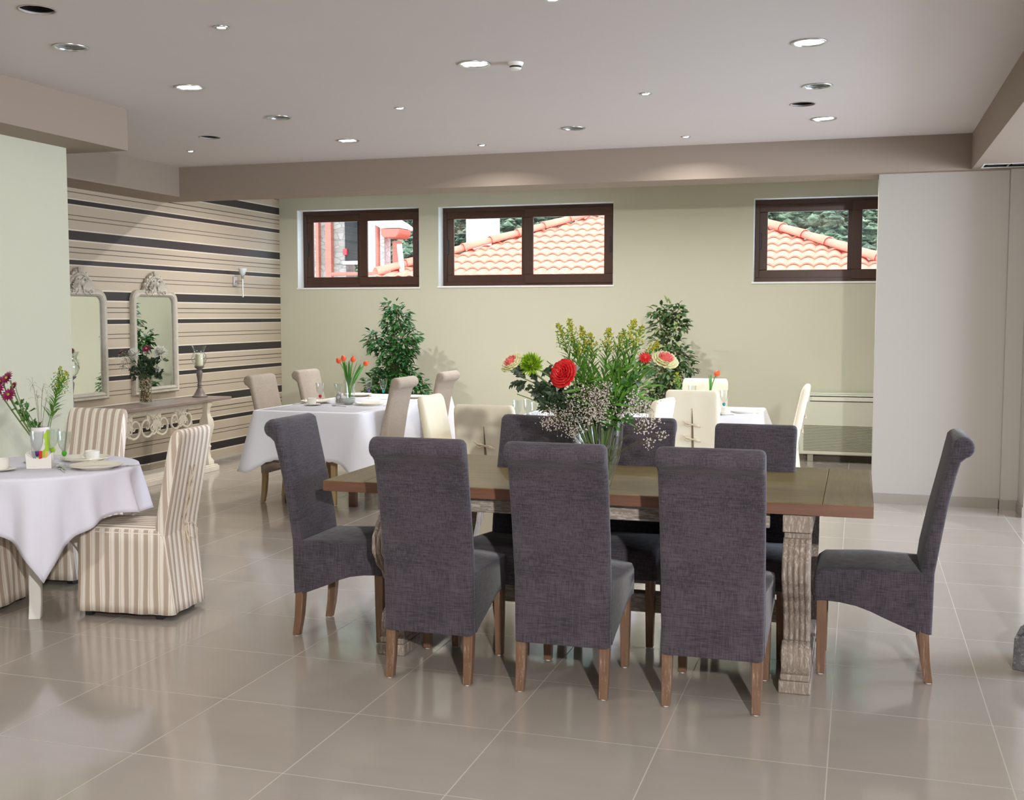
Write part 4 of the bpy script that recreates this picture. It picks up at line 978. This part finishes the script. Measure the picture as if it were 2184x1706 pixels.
gypsophila('white gypsophila spray hanging to the right of the big vase', bp(.02, .06), [(bp(.14, .40, -.06), .045, 110), (bp(.20, .36, -.05), .045, 90), (bp(.20, .28, -.07), .04, 60), (bp(.25, .30, -.05), .035, 45), (bp(.28, .24, -.05), .03, 26), (bp(.22, .21, -.07), .025, 26), (bp(.10, .34, -.08), .04, 90)], rb, gg, .004)
b = MB()
for k in range(9):
    a = k * .7; b.tube([(BX + .05 * math.cos(a), BY + .05 * math.sin(a), TZ + .035), (BX - .03 * math.cos(a + .3), BY - .03 * math.sin(a + .3), TZ + .18), (BX - .07 * math.cos(a), BY - .07 * math.sin(a), TZ + .31)], .0045 if k % 3 else .007, 7)
tag(b.build('flower_stems', M_STEM, None, smooth=60), 'bundle of cut green stems standing in the big glass vase', 'stems', None, 'stuff')

# ------------------------------------------------------------------ tableware
def wine_glass(knob):
    t = thing('wine_glass', '-', 'glass')
    b = MB(); b.lathe([(.001, .010), (.010, .012), (.024, .035), (.031, .060), (.034, .095), (.037, .118), (.0355, .118), (.0325, .095), (.0295, .060), (.022, .037), (.008, .016), (.001, .014)], 24, (0, 0, .075)); b.build('bowl', M_GLASS, t, smooth=60)
    MB().lathe([(.001, 0), (.032, 0), (.032, .0015), (.008, .005), (.0045, .012), (.004, .05), (.005, .062), (.001, .062)], 24).build('stem', M_GLASS, t, smooth=60)
    MB().lathe([(.001, .060), (.007, .062), (.013, .072), (.014, .080), (.010, .088), (.001, .088)], 16).build('coloured_knob', knob, t, smooth=60)
    return t
def kn(n, c): return pmat('knob_' + n, lin(c), .08, var=0, Transmission_Weight=.35)
K = dict(red=kn('red', (214, 40, 56)), lime=kn('lime', (160, 210, 40)), violet=kn('violet', (110, 60, 150)), green=kn('green', (80, 200, 30)), teal=kn('teal', (30, 160, 175)), purple=kn('purple', (140, 90, 190)), clear=kn('clear', (210, 225, 225)))
def plate(r=.135, name='dinner_plate'):
    t = MB().lathe([(.001, .003), (r * .55, .002), (r * .60, .0), (r * .64, .004), (r * .98, .018), (r, .021), (r * .985, .0235), (r * .66, .009), (r * .6, .006), (.001, .006)], 48).build(name, M_PLATE, None, smooth=50)
    return t
def cup():
    t = thing('coffee_cup', '-', 'cup')
    MB().lathe([(.001, .002), (.024, .0), (.034, .005), (.0385, .02), (.040, .058), (.038, .059), (.036, .022), (.030, .008), (.001, .006)], 28).build('cup_body', M_PORC, t, smooth=50)
    MB().tube([(-.037, 0, .048), (-.056, 0, .050), (-.064, 0, .036), (-.056, 0, .020), (-.036, 0, .016)], .0038, 8).build('handle', M_PORC, t, smooth=60)
    return t
def saucer():
    return MB().lathe([(.001, .003), (.028, .0), (.034, .002), (.070, .011), (.074, .013), (.070, .0145), (.034, .006), (.001, .005)], 36).build('saucer', M_PORC, None, smooth=50)
def spoon():
    b = MB(); b.tube([(0, -.07, .002), (0, 0, .005), (0, .06, .008)], [.004, .0028, .0024], 8); b.lathe([(.001, 0), (.013, .002), (.017, .007), (.015, .0075), (.001, .004)], 16, (0, .078, .002), sy=1.5)
    return b.build('spoon', M_CUTL, None, smooth=60)
def fork():
    b = MB(); b.box(-.004, .004, -.10, .045, .001, .004)
    for k in range(4): b.box(-.010 + k * .006, -.007 + k * .006, .055, .10, .002, .0045)
    b.box(-.011, .012, .043, .057, .0015, .0045); return b.build('fork', M_CUTL, None, bevel=.0008)
def knife():
    b = MB(); b.box(-.005, .005, -.12, .0, .001, .006); b.prism([(-.006, 0), (.006, 0), (.007, .09), (.002, .115), (-.006, .10)], 2, .0015, .0035); return b.build('knife', M_CUTL, None, bevel=.0008)
SRC = {}
def put(kind, maker, loc, label, cat, group, rz=0.0):
    if kind not in SRC: SRC[kind] = maker(); o = SRC[kind]
    else: o = copy_tree(SRC[kind])
    o.location = loc; o.rotation_euler = (0, 0, rz); tag(o, label, cat, group); return o
Z0, Z1, Z3 = RTZ + .0016, .8016, .7716
for (x, y, z, k, lab) in [
    (-4.185, 4.965, Z0, 'violet', 'wine glass with violet knob at the left edge of the round table'), (-4.205, 5.11, Z0, 'lime', 'wine glass with yellow-green knob just behind the sachet holder'),
    (-4.045, 5.005, Z0, 'green', 'wine glass with bright green knob in front of the striped chair'),
    (-4.477, 8.855, Z1, 'red', 'wine glass with red knob at the near left of the tulip table'), (-4.281, 8.811, Z1, 'clear', 'wine glass with clear stem beside the glass bowl, left of the tulips'),
    (-4.40, 9.70, Z1, 'purple', 'wine glass with lilac knob just right of the tulip vase'), (-4.214, 9.62, Z1, 'teal', 'wine glass with teal knob at the right of the tulip table, before the ficus'),
    (-2.377, 7.84, Z3, 'clear', 'leftmost wine glass rim showing above the charcoal chair, left of the bouquet'), (-2.325, 7.95, Z3, 'clear', 'second wine glass rim from the left, showing behind the bouquet leaves'),
    (-2.196, 7.68, Z3, 'clear', 'third wine glass rim from the left, under the dark bouquet leaves'), (-2.05, 7.92, Z3, 'clear', 'wine glass rim right under the red bloom'),
    (-1.06, 9.42, Z3, 'teal', 'wine glass with teal knob on the small right-hand table'), (-1.40, 9.95, Z3, 'clear', 'wine glass behind the cream chair at the far side of the small table')]:
    put('glass' + k, lambda k=k: wine_glass(K[k]), (x, y, z), lab, 'glass', 'wine glasses with coloured knobs')
for (x, y, z, lab) in [(-3.865, 5.03, Z0, 'ivory plate at the right of the round table, before the striped chair'), (-4.125, 5.275, Z0, 'ivory plate at the back of the round table'),
    (-4.62, 9.05, Z1, 'ivory plate at the near left of the tulip table'), (-4.62, 9.95, Z1, 'ivory plate at the far left of the tulip table, behind the glasses'), (-4.06, 8.98, Z1, 'ivory plate at the near right of the tulip table, front of the taupe chair'),
    (-4.02, 9.85, Z1, 'ivory plate at the far right of the tulip table'), (-.915, 9.53, Z3, 'ivory plate at the right corner of the small right-hand table')]:
    put('plate', plate, (x, y, z), lab, 'plate', 'ivory plates on the laid tables')
cups = [(-4.275, 4.80, Z0, 'white coffee cup at the left edge of the picture'), (-4.335, 5.14, Z0, 'white coffee cup with handle left of the sachet holder'), (-4.045, 5.235, Z0 , 'white coffee cup with grey motif behind the front plate, at the round table'),
    (-4.53, 8.80, Z1, 'white coffee cup at the near left of the tulip table'), (-4.085, 9.70, Z1, 'white coffee cup at the right of the tulip table, beside a taupe chair'), (-1.03, 9.30, Z3, 'white coffee cup on the small right-hand table')]
for (x, y, z, lab) in cups:
    put('saucer', saucer, (x, y, z), lab.replace('coffee cup', 'saucer under the cup').replace(' behind the front plate,', '').replace(' with handle', ''), 'saucer', 'white saucers')
    put('cup', cup, (x, y, z + .0062), lab, 'cup', 'white coffee cups', D2(10))
for (x, y, z, rz, kd, lab) in [(-4.015, 4.955, Z0, 0.9, 'spoon', 'silver spoon with shining bowl left of the front plate on the round table'), (-3.985, 4.91, Z0, .8, 'fork', 'silver fork on the front edge of the round table'),
    (-3.755, 5.16, Z0, -.7, 'knife', 'silver knife at the right edge of the round table'), (-4.70, 8.92, Z1, -.3, 'fork', 'silver fork at the left of the tulip table'),
    (-4.24, 8.76, Z1, 1.2, 'spoon', 'silver spoon in front of the glass bowl on the tulip table'), (-3.90, 9.0, Z1, .1, 'knife', 'silver knife at the near right of the tulip table'), (-1.08, 9.36, Z3, .2, 'knife', 'silver knife on the small right-hand table')]:
    put(kd, {'spoon': spoon, 'fork': fork, 'knife': knife}[kd], (x, y, z), lab, kd, 'cutlery on the laid tables', rz)
# sachet holder
t = thing('sachet_holder', 'white porcelain sachet holder with swept-up ends before the lime vase', 'holder', (-4.155, 4.945, Z0), D2(30))
b = MB()
for sg in (-1, 1): b.prism([(-.062, 0), (.062, 0), (.066, .085), (.040, .060), (.0, .052), (-.040, .060), (-.066, .085)], 1, sg * .024 - .002, sg * .024 + .002)
b.box(-.062, -.058, -.022, .022, 0, .07).box(.058, .062, -.022, .022, 0, .07).box(-.060, .060, -.022, .022, 0, .004).box(-.002, .002, -.022, .022, 0, .05); b.build('holder_body', M_PORC, t, bevel=.0015)
for i, (x, c, lab) in enumerate([(-.018, (150, 150, 160), 'grey sugar sachet in the white holder'), (.004, (214, 40, 40), 'red and white sugar sachet in the white holder'), (.020, (226, 190, 90), 'yellow sugar sachet in the white holder')]):
    o = MB().box(-.008, .008, -.0015, .0015, 0, .088).build('sugar_sachet', pmat('sachet_%d' % i, lin(c), .6), None, bevel=.001)
    a = D2(30); o.location = (-4.155 + x * math.cos(a), 4.945 + x * math.sin(a), Z0 + .005); o.rotation_euler = (0, D2(-8 + 10 * i), a); tag(o, lab, 'sachet', 'sugar sachets in the holder')
# lime patterned vase with flowers on the round table
VX, VY = -4.262, 5.085
m = bpy.data.materials.new('lime_patterned_ceramic'); m.use_nodes = True; nt = NT(m)
f = nt.noise(nt.coord((1, 1, .8)), 9.0, 2); nt.link(nt.mix(nt.ramp(f, [(.50, (0, 0, 0)), (.52, (1, 1, 1))]), lin((236, 230, 232)), lin((178, 210, 70))), nt.bsdf.inputs['Base Color']); nt.bsdf.inputs['Roughness'].default_value = .2
t = thing('ceramic_vase', 'white cylindrical vase with lime green pattern on the round table', 'vase', (VX, VY, Z0))
MB().lathe([(.001, 0), (.046, 0), (.049, .004), (.049, .205), (.046, .205), (.046, .02), (.001, .02)], 40).build('vase_body', m, t, smooth=50)
rv = random.Random(8)
def vp(x, z, y=0.0): return (VX + x * .77 - y * .64, VY + x * .64 + y * .77, Z0 + z)
for i, (x, z, R, lab) in enumerate([(-.155, .475, .046, 'magenta daisy at the top of the spray, left vase'), (-.205, .415, .046, 'magenta daisy cut by the left edge of the picture'), (-.19, .455, .038, 'magenta daisy at the back of the spray, left vase'), (-.150, .385, .044, 'lowest magenta daisy of the spray above the round table'), (-.125, .43, .03, 'small magenta daisy bud at the right of the spray')]):
    bloom_stem('daisy_flower', lab, 'flower', vp(x, z, -.02 + .02 * (i % 3)), (-.2 + .3 * (i % 2), -.75, .45), 'daisy', R, [M_MAG, M_GOLD], 'magenta daisies in the lime vase', 0, vp(0, .08), None, .9)
foliage('leafy_sprig', 'lobed green leaves along the daisy stem in the lime vase', [(vp(-.10, .33), 11, .02), (vp(-.06, .25), 9, .02), (vp(-.13, .31), 5, .02), (vp(-.035, .23), 5, .015)], gm('fresh_leaf', (64, 112, 44)), vp(0, .1), 41, .045)
goldenrod('lime green goldenrod stem leaning right in the lime vase', vp(.01, .05), vp(.06, .35), vp(.145, .50), rv, .17, 40, .25, None, .10, .35)
goldenrod('second lime green goldenrod tip leaning right in the lime vase', vp(.015, .05), vp(.07, .28), vp(.115, .53), rv, .16, 30, .25, None, .09, .4)
gypsophila('thin dry gypsophila twig standing in the lime vase', vp(0, .05), [(vp(-.03, .44), .05, 26), (vp(.02, .42), .06, 30), (vp(-.01, .36), .05, 24), (vp(.04, .36), .04, 18)], rv, None, .0022)
# tulips
def tulip(label, base, tip, r, group, head=True):
    t = thing('tulip', label, 'flower', base, 0, group); c = Vector(tip) - Vector(base); pts = bez((0, 0, 0), (c.x * .15, c.y * .15, c.z * .7), c, 10)
    MB().tube(pts, .0045, 8).build('stem', M_LANCE, t, smooth=60)
    b = MB(); d = (pts[-1] - pts[-2]).normalized(); u = d.orthogonal().normalized(); v = d.cross(u)
    for k in range(6):
        a = k * PI / 3; s = u * math.cos(a) + v * math.sin(a); rows = []
        for j in range(6):
            w = j / 5; rad = .019 * math.sin(PI * (.18 + .72 * w)) ; wd = .015 * math.sin(PI * (.15 + .80 * w))
            p = c + d * (.052 * w - .004) + s * rad; sd = d.cross(s)
            rows += [p - sd * wd, p + s * .003, p + sd * wd]
        b.add(rows, [(j * 3 + i, j * 3 + i + 1, j * 3 + i + 4, j * 3 + i + 3) for j in range(5) for i in range(2)])
    b.build('bloom', M_ORG, t, smooth=60)
    L = MB()
    for k in range(2):
        a = r.random() * 6; s = Vector((math.cos(a), math.sin(a) * .5, 0)); rows = []; q0 = pts[3]
        for j in range(8):
            w = j / 7; p = q0.lerp(pts[9], w * .95) + s * (.05 * w ** 1.5) + Vector((0, 0, .035 * w)); wd = .019 * math.sin(PI * (.06 + .92 * w)) ** .7; sd = Vector((0, 0, 1)).cross(s).normalized()
            if sd.length < .1: sd = Vector((1, 0, 0))
            rows += [p - sd * wd + s * .004, p, p + sd * wd + s * .004]
        L.add(rows, [(j * 3 + i, j * 3 + i + 1, j * 3 + i + 4, j * 3 + i + 3) for j in range(7) for i in range(2)])
    L.build('leaves', gm('tulip_leaf', (86, 146, 62), .45), t, smooth=60)
TX, TY = -4.375, 9.235
def glass_cyl(label, x, y, z, r0, r1, h, cat='vase'):
    t = thing('glass_vase', label, cat, (x, y, z))
    MB().lathe([(.001, 0), (r0, 0), (r0 * 1.02, .006), (r1, h), (r1 - .004, h), (r0 - .003, .02), (.001, .014)], 32).build('vase_body', M_GLASS, t, smooth=50)
    MB().lathe([(.001, .015), (r0 - .0045, .021), (r0 + (r1 - r0) * .6 - .005, h * .6), (.001, h * .6)], 32).build('water', thin_glass('water_%d' % int(h * 1000), (.94, .97, .93), .02, 1.2), t, smooth=50)
glass_cyl('clear glass vase of orange tulips on the scalloped white table', TX, TY, Z1, .040, .058, .215)
rt_ = random.Random(4)
for (x, z, lab) in [(-.085, .355, 'leftmost orange tulip in the glass vase'), (-.045, .375, 'second orange tulip from the left in the glass vase'), (.03, .365, 'third orange tulip from the left in the glass vase'), (.135, .335, 'rightmost orange tulip, leaning away from the other three')]:
    tulip(lab, (TX, TY, Z1 + .025), (TX + x * .95, TY + x * .3, Z1 + z), rt_, 'orange tulips in the glass vase')
t = thing('glass_jar', 'small glass jar with packets beside the tulip vase', 'jar', (-4.37, 9.02, Z1)); MB().lathe([(.001, 0), (.042, 0), (.046, .08), (.043, .08), (.039, .006), (.001, .006)], 24).build('jar_body', M_GLASS, t, smooth=50)
b = MB()
for k in range(5): b.box(-.028 + k * .012, -.022 + k * .012, -.02, .02, .008, .09 + .006 * (k % 3))
b.build('packets', pmat('pastel_packets', lin((206, 190, 186)), .7, var=.3, scale=80), t)
t = thing('sugar_bowl', 'pale glass bowl on a saucer in front of the tulip vase', 'bowl', (-4.265, 8.98, Z1)); MB().lathe([(.001, .0), (.03, 0), (.052, .02), (.060, .055), (.057, .055), (.048, .022), (.001, .006)], 32).build('bowl_body', pmat('frosted_bowl', lin((206, 214, 206)), .15, var=0, Transmission_Weight=.4), t, smooth=50)
# right-hand table: slim vases
t = glass_cyl('small glass vase with a single orange tulip on the right-hand table', -1.19, 9.45, Z3, .026, .032, .15)
tulip('single orange tulip on the right-hand table', (-1.19, 9.45, Z3 + .02), (-1.135, 9.47, Z3 + .31), random.Random(9), None)
goldenrod('short yellow-green goldenrod sprig on the right-hand table', (-1.42, 9.42, Z3 + .002), (-1.43, 9.42, Z3 + .2), (-1.455, 9.41, Z3 + .33), rv, .13, 26, .5, None, .07, .4)

# ------------------------------------------------------------------ on the console: candle stands, vase of chrysanthemums
CZ = .7356
M_WOODT = wood('turned_grey_wood', lin((92, 84, 78)), lin((128, 118, 110)), 2, .4)
M_WAX = pmat('candle_wax', lin((236, 230, 198)), .5, var=.02)
for i, (x, y, lab, lc) in enumerate([(-6.50, 10.14, 'turned grey wooden candle stand with clear hurricane glass at the right end of the console', 'cream pillar candle in the hurricane glass right of the mirrors'),
                                     (-6.50, 8.15, 'turned grey wooden candle stand half hidden by the left wall edge', 'cream pillar candle half hidden by the left wall edge')]):
    t = thing('candle_stand', lab, 'candle holder', (x, y, CZ), 0, 'candle stands on the console')
    MB().lathe([(.001, 0), (.078, 0), (.078, .012), (.060, .024), (.045, .05), (.028, .085), (.020, .10), (.026, .108), (.018, .118), (.026, .128), (.018, .14), (.020, .165), (.030, .235), (.032, .26), (.020, .28), (.026, .29), (.045, .305), (.052, .318), (.001, .318)], 32).build('turned_base', M_WOODT, t, smooth=40)
    MB().lathe([(.040, .319), (.062, .345), (.078, .39), (.072, .43), (.052, .465), (.060, .50), (.076, .53), (.074, .53), (.057, .50), (.049, .465), (.069, .43), (.075, .39), (.059, .346), (.038, .322)], 36).build('hurricane_glass', M_GLASS, t, smooth=60)
    o = MB().lathe([(.001, 0), (.037, 0), (.038, .12), (.034, .126), (.006, .122), (.001, .122)], 28).build('pillar_candle', M_WAX, None, smooth=40); o.location = (x, y, CZ + .320); tag(o, lc, 'candle', 'pillar candles')
QX, QY = -6.49, 9.20
t = thing('glass_vase', 'clear glass cylinder vase filled with brown pebbles on the console', 'vase', (QX, QY, CZ))
MB().lathe([(.001, 0), (.060, 0), (.060, .30), (.056, .30), (.056, .015), (.001, .015)], 36).build('vase_body', M_GLASS, t, smooth=50)
b = MB(); rq = random.Random(3)
for _ in range(420):
    a = rq.random() * 2 * PI; r = .046 * rq.random() ** .3; b.ball((r * math.cos(a), r * math.sin(a), .024 + rq.random() * .22), rq.uniform(.006, .010), 6, 4, 0 if rq.random() < .5 else 1, rq.uniform(.6, 1.1))
tag(b.build('pebbles', [pmat('brown_pebble', lin((120, 92, 56)), .5, var=.3, scale=60), pmat('pale_pebble', lin((204, 186, 150)), .5, var=.2, scale=60)], t, smooth=60), None, None, None, 'stuff')
def qp(x, z, y=0.0): return (QX + x * .83, QY + x * .55 + y, CZ + z)
for (x, z, R, k, lab) in [(-.075, .475, .062, 'w', 'white chrysanthemum on the left of the console vase'), (.155, .485, .070, 'w', 'white chrysanthemum on the right of the console vase, before the mirror'), (.13, .33, .034, 'w', 'small white chrysanthemum low on the right of the console vase'),
                          (.03, .525, .052, 'm', 'magenta chrysanthemum between the white ones on the console'), (-.20, .50, .045, 'm', 'magenta chrysanthemum at the far left of the console vase')]:
    bloom_stem('chrysanthemum', lab, 'flower', qp(x, z, -.02), (x * 2, -.6, .6), 'mum' if k == 'w' else 'daisy', R, [M_WHF] if k == 'w' else [M_MAG, M_GOLD], 'chrysanthemums in the console vase', 0, qp(0, .2), None, .5)
foliage('leafy_sprig', 'dark green foliage spilling from the console vase', [(qp(.0, .42), 26, .07), (qp(.07, .38), 26, .07), (qp(-.07, .36), 22, .07), (qp(.14, .30), 16, .05), (qp(.04, .30), 20, .06), (qp(-.10, .30), 12, .05), (qp(.16, .42), 14, .05)], M_DKLEAF, qp(0, .2), 51, .07)
gypsophila('gypsophila spray at the left of the console vase', qp(-.02, .2), [(qp(-.17, .43), .07, 110), (qp(-.20, .36), .06, 90), (qp(-.12, .40), .05, 60)], rq, None, .0035)

# ------------------------------------------------------------------ outside: tiled hip roof, chimney, stone house, wooded hill
M_TERR = pmat('terracotta_tile', lin((214, 120, 96)), .8, var=.15, scale=3)
PX_, PY_, PZ_, SL = -3.945, 24.0, 4.063, .385
t = thing('tiled_roof', 'sunlit terracotta hip roof seen through the middle and right windows', 'roof', (PX_, PY_, PZ_))
b = MB(); rowd, tw = .36, .22
for k in range(13):                                            # courses of barrel tiles, each row lapping the next
    d0, d1 = k * rowd, (k + 1) * rowd + .06; half = d1 + .02; n = int(2 * half / tw * 8); n = max(n, 8); top, bot = [], []
    xs = [-half + 2 * half * i / n for i in range(n + 1)]
    for x in xs:
        h = .055 * abs(math.cos(PI * x / tw)) ** .8; dd0 = max(d0, abs(x) - .0)
        top.append((x, -dd0, -dd0 * SL + h * .8 if abs(x) <= d1 else -d1 * SL)); bot.append((x, -d1, -d1 * SL + h + .035))
    low = [(x, -d1, -d1 * SL + .055 * abs(math.cos(PI * x / tw)) ** .8 + .008) for x in xs]
    m_ = len(xs); b.add(top + bot, [(i, i + 1, m_ + i + 1, m_ + i) for i in range(m_ - 1)]); b.add(bot + low, [(i, i + 1, m_ + i + 1, m_ + i) for i in range(m_ - 1)])
b.build('tile_field', M_TERR, t, smooth=40)
for sg in (-1, 1):
    b = MB()
    for k in range(11):
        a0, a1 = k * .42, (k + 1) * .42 + .05; rg = []
        for a, r in ((a0, .105), (a1, .135)):
            rg.append([(sg * a + sg * .0 + r * math.cos(PI * j / 8) * .75, -a + r * math.cos(PI * j / 8) * .66 * sg, -a * SL + .06 + r * math.sin(PI * j / 8)) for j in range(9)])
        b.loft(rg, 0, False, False)
    b.build('hip_tiles', M_TERR, t, smooth=50, solid=.015)
Q = 4.65
MB().add([(-Q, -Q, -Q * SL - .05), (0, 0, -.05), (Q, -Q, -Q * SL - .05), (-Q, Q, -Q * SL - .05), (Q, Q, -Q * SL - .05)], [(0, 1, 2), (0, 3, 1), (1, 4, 2), (3, 4, 1)]).build('roof_deck', M_TERR, t, smooth=0)
MB().box(-4.3, 4.3, -4.3, 4.3, -7.5, -Q * SL).build('house_walls', pmat('rendered_wall', lin((220, 214, 200)), .9), t, smooth=0)
def stone_mat(name, c1, c2, sc):
    m = bpy.data.materials.new(name); m.use_nodes = True; n = NT(m); v = n.new('ShaderNodeTexVoronoi', feature='DISTANCE_TO_EDGE'); v.inputs['Scale'].default_value = sc; n.link(n.coord((1, 1, 1.7)), v.inputs['Vector'])
    v2 = n.new('ShaderNodeTexVoronoi'); v2.inputs['Scale'].default_value = sc; n.link(n.coord((1, 1, 1.7)), v2.inputs['Vector'])
    c = n.mix(v2.outputs['Color'], c1, c2); n.link(n.mix(n.ramp(v.outputs['Distance'], [(.03, (0, 0, 0)), (.06, (1, 1, 1))]), tuple(x * .8 for x in c1), c), n.bsdf.inputs['Base Color']); n.bsdf.inputs['Roughness'].default_value = .9; return m
M_STONE = stone_mat('grey_rubble_stone', lin((176, 172, 170)), lin((204, 200, 198)), 5.5); M_STONED = stone_mat('brown_rubble_stone', lin((126, 116, 108)), lin((148, 138, 130)), 6.0)
M_RUST = pmat('red_brown_timber', lin((158, 84, 66)), .6, var=.12, scale=5)
t = thing('stone_chimney', 'pale square stone chimney rising behind the tiled roof in the middle window', 'chimney', (-9.75, 29.0, 0))
MB().box(-.36, .36, -.36, .36, 0, 4.9).build('shaft', M_STONE, t, smooth=0); MB().box(-.48, .48, -.48, .48, 4.9, 5.05).build('cap', M_STONE, t)
t = thing('stone_chimney', 'thin pale stone chimney in the right pane of the middle window', 'chimney', (-6.85, 29.0, 0)); MB().box(-.28, .28, -.3, .3, 0, 4.7).build('shaft', M_STONE, t, smooth=0); MB().box(-.38, .38, -.4, .4, 4.7, 4.85).build('cap', M_STONE, t)
t = thing('roof_vent', 'small dark louvred vent on the tiled roof in the right window', 'vent', (-2.0, 24.6, 3.15)); MB().box(-.26, .26, -.15, .15, 0, .22).box(-.32, .36, -.2, .2, .22, .26).box(-.30, .32, -.18, .18, .10, .125).build('louvres', pmat('grey_vent_metal', lin((120, 116, 124)), .5), t)
t = thing('stone_house', 'rubble stone house with red-brown timbers seen through the left window', 'building', (-9.6, 20.2, 0))
MB().box(-3.2, .42, 0, .4, -2, 2.28).box(-3.2, -.02, 0, .4, 2.28, 2.55).box(-3.2, -.02, .02, .4, 2.55, 4.6).build('wall', M_STONED, t, smooth=0)
MB().box(-.62, -.56, -.10, 0, 1.9, 4.4).box(-.40, -.28, -.12, -.0, 1.9, 4.4).build('timber_post', M_RUST, t, smooth=0)
MB().box(.50, .84, -.1, .2, -1, 4.2).build('stone_pier', M_STONE, t, smooth=0)
MB().box(-.01, .38, -.06, .1, 2.62, 4.0).build('window_recess', M_DARK, t, smooth=0); MB().box(-.03, .44, -.12, .04, 2.56, 2.62).build('window_sill', M_WHITE, t, smooth=0)
MB().box(.42, .50, .0, .3, -1, 4.2).build('side_wall', M_STONED, t, smooth=0)
MB().box(-.03, .05, -.12, -.06, 2.74, 2.86).build('alarm_box', pmat('alarm_red', lin((214, 30, 40)), .4), t, bevel=.01)
t = thing('roof_gutter', 'red-brown eaves gutter box on a timber post in the left window', 'gutter', (-8.45, 20.0, 0))
MB().prism([(-.21, 3.10), (-.16, 3.03), (.10, 3.03), (.16, 3.10), (.16, 3.20), (-.21, 3.20)], 1, -.3, .3).build('eaves_box', M_RUST, t, bevel=.02)
MB().box(-.07, .07, -.07, .07, -.5, 2.98).build('timber_post', M_RUST, t, smooth=0)
MB().tube([(-.36, -.1, -.5), (-.36, -.1, 3.6)], .045, 12).build('downpipe', M_RUST, t)
MB().tube([(-1.25, -.25, 2.36), (.6, -.25, 2.36)], .035, 10).build('handrail', M_RUST, t)
MB().prism([(-.21, 3.21), (.16, 3.21), (.0, 3.34), (-.5, 3.62), (-.9, 3.62)], 1, -.3, .6).build('eaves_slope', pmat('sunlit_eaves', lin((226, 214, 206)), .8), t, smooth=0)
o = MB().box(-.04, .04, -.03, .03, 0, .75).build('white_board', M_WHITE, None); o.location = (-8.16, 19.6, 2.15); o.rotation_euler = (0, D2(-6), 0); tag(o, 'white board leaning outside at the right of the left window', 'board')
MB().tube([(-1.3, -.3, 1.75), (-.55, -.3, 2.33)], .05, 8).build('ramp_coping', M_WHITE, t)
# hill: sloping ground with a dense mixed canopy
M_HILL = bpy.data.materials.new('forest_canopy'); M_HILL.use_nodes = True; n = NT(M_HILL)
f = n.noise(n.coord((1, 1, 1.6)), 1.3, 8, .75); n.link(n.ramp(f, [(.38, lin((36, 46, 36))), (.5, lin((78, 94, 70))), (.64, lin((136, 148, 116)))]), n.bsdf.inputs['Base Color']); n.bsdf.inputs['Roughness'].default_value = .95; n.bump(n.noise(n.coord(), 2.0, 5, .7), 1.0, .4)
b = MB(); b.add([(-60, 38, -6), (30, 38, -6), (30, 110, 36), (-60, 110, 36), (-60, 30, -8), (30, 30, -8)], [(0, 1, 2, 3), (4, 5, 1, 0)]); struct(b.build('hillside_ground', M_HILL, smooth=0))
b = MB(); rh = random.Random(2)


for _ in range(2200):
    y = 40 + 55 * rh.random() ** 1.3; z = -6 + (y - 38) * .5833; x = -y * (.12 + .42 * rh.random()) if rh.random() < .55 else rh.uniform(-.32 * y, .10 * y)
    R = rh.uniform(.5, 1.2)
    for _k in range(26):
        c = Vector((x, y, z + R * 1.2)) + rvec(rh) * R * .75; r_ = R * rh.uniform(.12, .30)
        b.add([c + Vector(v) * r_ * rh.uniform(.6, 1.5) for v in ((1, 0, 0), (-1, 0, 0), (0, 1, 0), (0, -1, 0), (0, 0, .7), (0, 0, -.7))], [(0, 2, 4), (2, 1, 4), (1, 3, 4), (3, 0, 4), (2, 0, 5), (1, 2, 5), (3, 1, 5), (0, 3, 5)])
tag(b.build('hillside_trees', M_HILL, None, smooth=0), 'dense green trees covering the hill behind the roofs', 'trees', None, 'stuff')
